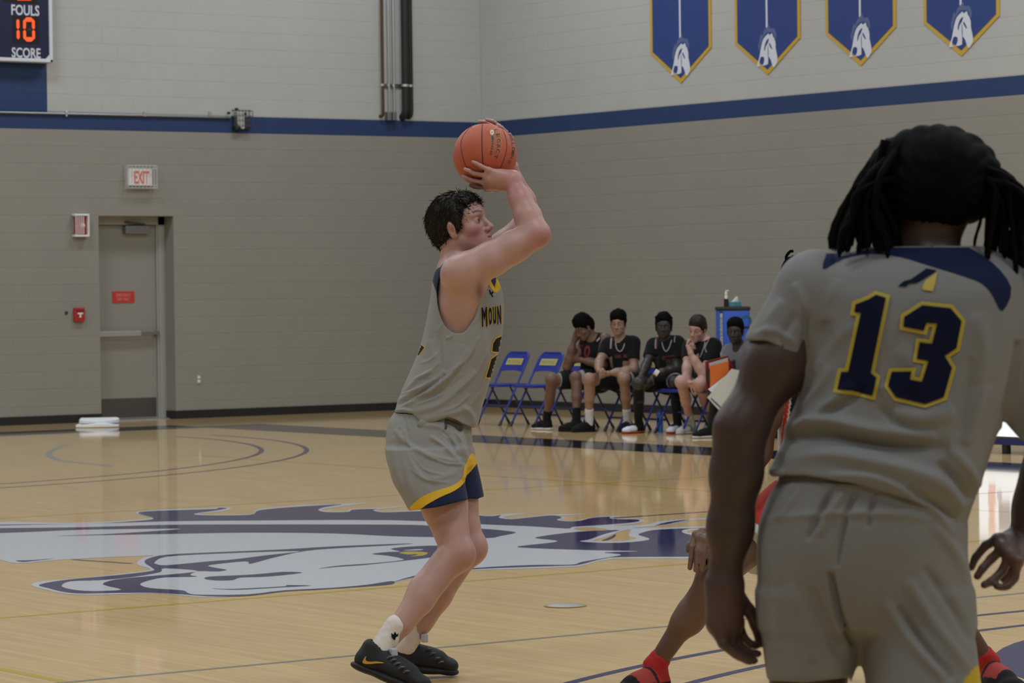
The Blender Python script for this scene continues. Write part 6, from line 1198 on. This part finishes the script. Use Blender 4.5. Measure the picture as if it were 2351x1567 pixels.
sitter('person in black number 10 tank top, face in hand, leftmost on the bench', 33.5, (.150, .080, .055), (.10, .045, .04), (1341, 752, -.10, 155, -32, 0, 1.0), [(1345, 786, .06), (1391, 778, -.14)], [(1302, 842, .0), (1384, 838, -.24)], [(1318, 782, -.06), (1336, 826, -.12)], [(S1(1318, 782, -.06), *k1), (S1(1336, 826, -.12), *k2)], [(1352, 872, .14), (1378, 872, -.06)], [(1266, 872, -.06), (1322, 866, -.22)],
       [(gd(1266, 987), gd(1213, 985)), (gd(1338, 991), gd(1284, 990))], sleeves=False, hair=round_hair(.006, .022, .046), shoes=[(blk, wht, None), (blk, blk, None)], socks=[(blk, .10), (blk, .12)], neckp=(1360, 774, -.08),
       trims=[([(1336, 763), (1352, 765), (1366, 760), (1374, 751)], 3, GR), ([(1393, 758), (1383, 768), (1370, 783)], 3.5, GR), (text_loops('10', 1343, 806, 24, 28, 8, 0, .03), 0, M['num_red'])])
# clasped hands, cropped curly hair
S2 = Pose(33.2); with_R(103, -4, 0)
cl = lambda S, x, y, d, s_: ([S(x-4*s_, y-4, d), S(x-5*s_, y-1, d), S(x-5*s_, y+3, d), S(x-4*s_, y+6, d+.01)], [[S(x-9*s_, y-3, d-.02), S(x-11*s_, y+1, d-.0), S(x-9*s_, y+3, d+.015)], [S(x-10*s_, y+1, d-.02), S(x-12*s_, y+5, d), S(x-9*s_, y+6, d+.015)], [S(x-9*s_, y+5, d-.02), S(x-11*s_, y+8, d), S(x-8*s_, y+9, d+.015)], [S(x-8*s_, y+8, d-.01), S(x-9*s_, y+11, d), S(x-7*s_, y+11, d+.015)]], [S(x+1*s_, y-3, d-.01), S(x-3*s_, y-8, d-.01), S(x-7*s_, y-8, d-.01), S(x-10*s_, y-6, d-.01)])
sitter('person in black tee and jersey with clasped hands, second on the bench', 33.2, (.30, .180, .125), (.20, .085, .075), (1419.5, 743.5, -.10, 103, -4, 0, 1.0), [(1395, 792, .10), (1456, 787, -.10)], [(1376, 830, -.05), (1455, 848, -.20)], [(1374, 850, -.26), (1396, 857, -.32)], [(S2(1374, 850, -.26), *cl(S2, 1381, 855, -.34, -.5)), (S2(1396, 857, -.32), *cl(S2, 1388, 857, -.36, 1))], [(1426, 874, .10), (1448, 874, -.06)], [(1352, 870, -.24), (1433, 868, -.30)],
       [(gd(1366, 990), gd(1324, 992)), (gd(1446, 989), gd(1413, 994))], hair=round_hair(.006, .020, .050, 4), shoes=[(blk, blk, None), (blk, blk, None)], socks=[(wht, .13), (wht, .13)], neckp=(1424, 778, -.05), blush=(.30, .13, .10),
       trims=[([(1413, 772), (1413.5, 790), (1417, 802), (1424, 806), (1430, 800), (1434, 788)], 2, GR), ([(1404.5, 765), (1403, 780), (1401.5, 800)], 2.6, GR), ([(1407, 766), (1405.5, 780), (1404, 800)], 1.6, RD), ([(1440, 770), (1444, 764), (1451, 762)], 1.8, GR), ([[(1412, 814), (1426, 814), (1426, 822), (1412, 822)]], 0, M['dim_red']), ([[(1431, 812), (1440, 812), (1440, 820), (1431, 820)]], 0, M['dim_red'])])
# dark player, white wristband
S3 = Pose(32.8); with_R(98, -2, 0)
sitter('person in black jersey with white wristband, hands hanging, third on the bench', 32.8, (.034, .026, .023), (.030, .018, .016), (1524, 749.5, -.10, 98, -2, 0, 1.04), [(1499, 792, .10), (1558, 787, -.10)], [(1485, 836, -.06), (1553, 846, -.16)], [(1472, 862, -.24), (1504, 858, -.32)], [(S3(1472, 862, -.24), *drop(S3, 1469, 866, -.26)), (S3(1504, 858, -.32), *drop(S3, 1494, 866, -.34, -6))], [(1535, 876, .10), (1556, 876, -.06)], [(1466, 880, -.28), (1549, 876, -.30)],
       [(gd(1478, 993), gd(1426, 996)), (gd(1562, 993), gd(1512, 999))], hair=round_hair(.004, .012, .060, 9, .010), shoes=[(blk, (.30, .045, .025), (.62, .64, .72)), (blk, (.28, .04, .025), (.62, .64, .72))], leggings=(.011, .011, .012), neckp=(1528, 779, -.05), browc=None,
       trims=[([(1519, 772), (1521, 792), (1528, 806), (1536, 798), (1542, 780)], 2, GR), ([(1508, 769), (1505, 785), (1505, 800)], 2.4, GR), ([(1510, 770), (1508, 800)], 1.5, RD), ([(1549, 785), (1549, 775), (1556, 763)], 1.6, GR), ([[(1520, 817), (1549, 815), (1549, 825), (1520, 826)]], 0, M['dim_red']), ([[(1534, 836), (1543, 835), (1542, 841), (1533, 842)]], 0, M['dim_red'])])
w3 = S3(1506.5, 855.5, -.325); MB().tube([w3-CR*.018+UZ*.012, w3+CR*.018-UZ*.012], .036, 14).build('wristband', mat('wristband_white', (.72, .71, .64), .8), bpy.data.objects['person.005'] if 'person.005' in bpy.data.objects else None, True)
# pale player, fist at his cheek
S4 = Pose(32.3); with_R(118, -12, -8)
k4 = ([S4(1577, 793, -.30), S4(1581, 796, -.30), S4(1585, 799, -.29), S4(1588, 803, -.28)], [[S4(1580, 785, -.31), S4(1584, 779, -.27), S4(1586, 783, -.25)], [S4(1586, 788, -.31), S4(1592, 788, -.28), S4(1592, 793, -.26)], [S4(1590, 792, -.31), S4(1595, 793, -.28), S4(1594, 797, -.26)], [S4(1592, 797, -.30), S4(1596, 799, -.28), S4(1594, 802, -.26)]], [S4(1586, 806, -.24), S4(1579, 797, -.23), S4(1578, 787, -.24), S4(1580, 778, -.24)])
sitter('pale person with short brown hair resting cheek on fist, fourth on the bench', 32.3, (.46, .27, .225), (.34, .13, .12), (1600, 757, -.10, 118, -12, -8, 1.04), [(1582, 796, .10), (1642, 793, -.12)], [(1577, 842, -.10), (1614, 858, -.30)], [(1578, 876, -.26), (1586, 812, -.30)], [(S4(1578, 876, -.26), [S4(1586, 886, -.28), S4(1590, 884, -.29), S4(1594, 882, -.30), S4(1597, 880, -.30)], [[S4(1588, 896, -.30), S4(1592, 904, -.30), S4(1597, 908, -.29)], [S4(1594, 894, -.31), S4(1598, 901, -.31), S4(1602, 905, -.30)], [S4(1599, 891, -.32), S4(1603, 897, -.32), S4(1606, 901, -.31)], [S4(1602, 888, -.32), S4(1606, 893, -.32), S4(1608, 896, -.31)]], [S4(1584, 878, -.30), S4(1590, 876, -.32), S4(1595, 878, -.33), S4(1598, 881, -.33)]), (S4(1586, 812, -.30), *k4)], [(1620, 878, .08), (1642, 878, -.08)], [(1564, 876, -.26), (1608, 880, -.34)],
       [(gd(1596, 994), gd(1541, 998)), (gd(1634, 990), gd(1590, 1000))], hair=round_hair(.002, .016, .056, 12, .004, -.04), hair_m=M['hair_brown'], shoes=[((.30, .30, .30), (.55, .55, .55), (.60, .60, .60)), (blk, (.5, .5, .5), (.6, .6, .6))], socks=[((.50, .50, .50), .10), ((.55, .55, .55), .08)], neckp=(1622, 778, -.06), blush=(.40, .15, .14),
       trims=[([(1620, 768), (1618, 790), (1612, 808), (1607, 820)], 2, GR), ([(1624, 785), (1630, 775), (1641, 771)], 2, mat('pink_trim', (.35, .15, .16), .7)), ([(1624, 785), (1619, 798), (1622, 808)], 1.8, GR)])
# grey shirt with the red binder
S5 = Pose(31.9); with_R(108, -6, 0)
o5, *_ = sitter('person in grey shirt and black pants holding a red binder on the bench', 31.9, (.040, .028, .024), (.035, .02, .018), (1688, 760, -.10, 108, -6, 0, 1.0), [(1674, 806, .10), (1732, 804, -.10)], [(1662, 852, -.05), (1735, 856, -.22)], [(1668, 872, -.30), (1700, 880, -.42)], [(S5(1668, 872, -.30), *fist(S5, 1664, 876, -.34)), (S5(1700, 880, -.42), *fist(S5, 1692, 882, -.45))], [(1712, 886, .08), (1734, 886, -.08)], [(1648, 888, -.26), (1700, 888, -.36)],
       [(gd(1652, 1004), gd(1597, 1006)), (gd(1712, 1004), gd(1660, 1010))], shirt=(.155, .155, .165), pants=(.012, .012, .014), hair=round_hair(.0, .008, .058, 14, .003, -.03), shoes=[(blk, (.5, .5, .5), None), (blk, (.5, .5, .5), None)], neckp=(1694, 794, -.05), browc=None)
# one more at the end, hidden by the guard but for hair and brow
S6 = Pose(31.5); with_R(125, -5, 0)
sitter('brown-haired person at the end of the bench, mostly hidden by number 13', 31.5, (.12, .07, .052), (.09, .045, .04), (1766, 738, -.05, 125, -5, 0, 1.05), [(1752, 786, .10), (1812, 782, -.10)], [(1730, 824, -.02), (1800, 828, -.18)], [(1736, 858, -.30), (1770, 862, -.38)], [(S6(1736, 858, -.30), *fist(S6, 1732, 862, -.32)), (S6(1770, 862, -.38), *fist(S6, 1764, 866, -.40))], [(1790, 874, .08), (1812, 874, -.08)], [(1722, 878, -.26), (1775, 878, -.36)],
       [(gd(1726, 1004), gd(1674, 1006)), (gd(1786, 1004), gd(1736, 1010))], shirt=(.02, .02, .022), pants=(.012, .012, .014), hair=round_hair(.004, .014, .040, 17, .005), hair_m=M['hair_brown'], shoes=[(blk, blk, None), (blk, blk, None)], browc=None)
# ---------------------------------------------------------------- binder and boards in front of the grey shirt
def quad_board(name, pts, d, S, th, m, parent=None, back=.0):
    P4 = [S(x, y, dd) for (x, y), dd in zip(pts, d)]; n = nrm(np.cross(P4[1]-P4[0], P4[2]-P4[0])); n = n if n@CF > 0 else -n; b = MB(); V = [q+n*back for q in P4]+[q+n*(back+th) for q in P4]; k = len(P4); b.add(V, [tuple(range(k)), tuple(range(2*k-1, k-1, -1))]+[(j, (j+1) % k, k+(j+1) % k, k+j) for j in range(k)]); return b.build(name, m, parent)
bi = empty('ring_binder', S5(1648, 870, -.55), 'open red binder with an orange page held by the person in grey', 'binder')
BR_ = mat('binder_red', (.20, .014, .018), .45); OP_ = mat('orange_page', (.62, .135, .015), .6); WP = mat('white_paper', (.62, .62, .63), .7)
dz = (-.62, -.50, -.48, -.62)
quad_board('cover', [(1620, 830), (1672, 816), (1688, 850), (1623, 904)], (-.62, -.52, -.46, -.62), S5, .008, BR_, bi, .004)
quad_board('divider', [(1627.5, 833), (1671, 820.5), (1673, 862), (1630, 898)], (-.625, -.53, -.53, -.625), S5, .002, mat('page_sleeve', (.40, .38, .36), .4), bi, -.002)
quad_board('page', [(1629, 840), (1672, 829), (1673.5, 864), (1630.5, 898)], (-.63, -.535, -.535, -.63), S5, .001, OP_, bi, -.005)
quad_board('spine_slot', [(1622, 848), (1629, 846), (1630, 880), (1625, 880)], (-.64, -.63, -.63, -.64), S5, .002, M['black'], bi, -.006)
cb = empty('clipboard', S5(1665, 900, -.6), 'cream clipboard held low beside the red binder', 'clipboard'); CBM = mat('cream_board', (.48, .46, .40), .5)
quad_board('board', [(1624, 912), (1680, 846), (1700, 850), (1700, 905), (1655, 946)], (-.68, -.60, -.58, -.58, -.68), S5, .006, CBM, cb)
quad_board('edge_line', [(1631, 914), (1633, 912.5), (1660, 938), (1658, 940)], (-.69, -.69, -.685, -.685), S5, .001, M['dark'], cb, -.002)
pp = empty('loose_papers', S5(1645, 890, -.6), 'white paper sheets between the red binder and the cream clipboard', 'paper')
quad_board('sheet', [(1626, 893), (1666, 862), (1672, 862), (1672, 880), (1634, 900)], (-.655, -.58, -.57, -.57, -.65), S5, .004, WP, pp)
# ---------------------------------------------------------------- water bottle, cooler, tissues, sanitiser
wb = gd(1515, 991.5); wo = empty('water_bottle', wb, 'tall blue and grey water bottle on the floor under the bench', 'bottle')
WBB = mat('bottle_blue', (.03, .19, .55), .35); WBG = mat('bottle_grey', (.20, .20, .21), .4)
MB().lathe([(.001, .0), (.034, 0), (.036, .01), (.034, .15), (.030, .17), (.001, .172)], wb, 20).build('bottle_body', WBB, wo, True)
MB().lathe([(.001, .168), (.036, .168), (.036, .195), (.028, .205), (.012, .208), (.012, .228), (.001, .23)], wb, 20).build('bottle_cap', mat('cap_blue', (.02, .10, .45), .4), wo, True)
MB().box(wb-RH*.030-FH*.037-arr(0, 0, -.012), wb-RH*.006-FH*.028+arr(0, 0, .155), bevel=.004).build('label_strip', WBG, wo)
Sc = Pose(35.2); cw = lambda x, y, d=0.: Sc(x, y, d)
qa, qb = cw(1646, 704), cw(1722, 704); cdep = .30; zt = qa[2]; fx = qa.copy(); ux = nrm(arr(*(qb-qa)[:2], 0)); wdt = np.linalg.norm((qb-qa)[:2]); un = arr(-ux[1], ux[0], 0); un = un if un@FH > 0 else -un; base = arr(qa[0], qa[1], 0)
co = empty('drinks_cooler', base+ux*wdt/2+un*cdep/2, 'tall blue drinks cooler with black lid behind the bench', 'cooler')
FRM = (base, np.stack([ux, un, UZ])); CLB = mat('cooler_blue', (.012, .085, .52), .4); CLK = mat('cooler_lid', (.012, .012, .013), .5); CLL = mat('cooler_strip', (.010, .045, .17), .45); CLT = mat('cooler_print', (.50, .50, .50), .5); CLE = mat('cooler_teal', (.006, .11, .17), .5)
MB().box((.004, 0, .06), (wdt-.004, cdep, zt-.035), bevel=.015, frame=FRM).build('cooler_body', CLB, co, True)
MB().box((-.006, -.012, zt-.045), (wdt+.006, cdep+.012, zt), bevel=.016, frame=FRM).build('lid', CLK, co, True)
MB().box((.0, .0, .0), (wdt, cdep, .07), bevel=.01, frame=FRM).build('cooler_base', CLK, co)
MB().box((.026, -.004, .30), (.066, .001, zt-.05), frame=FRM).build('label_strip', CLL, co)
MB().box((.033, -.0055, .36), (.060, -.003, zt-.075), frame=FRM).build('label_panel', CLT, co)
text('lettering', 'POWERADE', base+ux*.0465+un*-.0065+UZ*(zt-.31), UZ, -ux, 1, mat('cooler_letter', (.05, .07, .13), .5), co, hei=.019, wid=.40, bold=.01)
ec_ = base+ux*(wdt*.88)+un*-.004+UZ*(zt-.16); th = np.linspace(-2.4, 2.6, 30); V = []
for t in th: V += [ec_+ux*.038*math.sin(t)+UZ*.038*math.cos(t), ec_+ux*.062*math.sin(t)+UZ*.062*math.cos(t)]
me = bpy.data.meshes.new('emblem'); me.from_pydata([tuple(q) for q in V], [], [(2*i, 2*i+1, 2*i+3, 2*i+2) for i in range(len(th)-1)]); link('emblem', me, CLE, co)
MB().box((wdt*.72, -.006, zt-.245), (wdt-.01, -.002, zt-.222), frame=FRM).build('emblem_bar', CLK, co)
sp = base+ux*(wdt*.30)+un*.1+UZ*zt; so_ = empty('pump_bottle', sp, 'dark sanitiser bottle with white pump on top of the cooler', 'bottle')
MB().lathe([(.001, 0), (.026, 0), (.027, .01), (.026, .075), (.030, .085), (.001, .09)], sp, 18).build('bottle_body', mat('bottle_dark', (.02, .022, .022), .4), so_, True)
pm = MB(); pm.lathe([(.001, .088), (.017, .088), (.017, .12), (.012, .128), (.017, .14), (.016, .155), (.008, .165), (.008, .18), (.001, .182)], sp, 16); pm.build('pump', M['white'], so_, True); MB().tube([sp+UZ*.176-ux*.004, sp+UZ*.178+ux*.03], .006, 8).build('spout', M['white'], so_, True)
tp = base+ux*(wdt*.55)+un*.1+UZ*zt; tb_ = empty('tissue_box', tp, 'teal tissue box with a white tissue pulled up on the cooler', 'tissue box')
MB().box(tp-ux*.055*0+arr(-.06, -.05, 0), tp+arr(.06, .05, .055), bevel=.004).build('carton', mat('tissue_teal', (.09, .30, .36), .6), tb_)
r2 = np.random.default_rng(3); V = []
for i in range(6):
    for j in range(10):
        t = 2*math.pi*j/10; rr = (.038-.006*i)*(1+.25*math.sin(3*t+i)); V.append(tp+UZ*(.054+.012*i)+ux*(rr*math.cos(t)+.006*i)+un*rr*.5*math.sin(t))
MB().add(V, [(i*10+j, i*10+(j+1) % 10, i*10+10+(j+1) % 10, i*10+10+j) for i in range(5) for j in range(10)]+[tuple(50+j for j in range(10))]).build('tissue', WP, tb_, True)
# ---------------------------------------------------------------- lit scorer's table at the right edge
TX = -3.70; y0 = -12.84; ST_ = empty('scorers_table', (TX+.3, y0-1.2, 0), 'scorers table with white lit display front and blue base, at right edge', 'table')
LEDW = mat('display_white', (.5, .5, .5), .4, emit=(.86, .92, 1.0), es=.80); LEDO = mat('display_orange', (.3, .1, .05), .4, emit=(.75, .17, .05), es=.6); LEDG = mat('display_grey', (.2, .2, .25), .4, emit=(.30, .27, .36), es=.6); TBL = mat('table_blue', (.012, .016, .11), .45); TBT = mat('table_top', (.20, .20, .21), .5)
zb, zt2 = .155, .80; yl = y0-2.4
MB().box((TX, yl, zb-.075), (TX+.05, y0, zt2), bevel=.004).build('front_panel', TBL, ST_)
MB().box((TX-.006, yl+.01, zb), (TX, y0-.012, zt2-.02)).build('display_screen', LEDW, ST_)
MB().box((TX-.004, yl, zb-.018), (TX+.001, y0, zb-.002)).build('screen_rail', M['dark'], ST_)
MB().box((TX-.02, yl, zt2), (TX+.62, y0, zt2+.03), bevel=.006).build('tabletop', TBT, ST_)
for yy in (y0-.30, y0-2.1):
    for xx in (TX+.03, TX+.55): MB().box((xx, yy-.03, 0), (xx+.05, yy+.03, zb-.06 if xx < TX+.1 else zt2)).build('leg', M['black'], ST_)
r3 = np.random.default_rng(9); za = .28
for k in range(9): z = za+k*.05; MB().box((TX-.0085, y0-.20-r3.uniform(0, .03), z), (TX-.0062, y0-.145+r3.uniform(0, .02), z+.030)).build('display_print', LEDO, ST_)
for a, b, z0_, z1_ in ((.26, .40, .42, .70), (.44, .52, .50, .74), (.24, .30, .34, .40)): MB().box((TX-.0085, y0-b, z0_), (TX-.0062, y0-a, z1_)).build('display_block', LEDG, ST_)
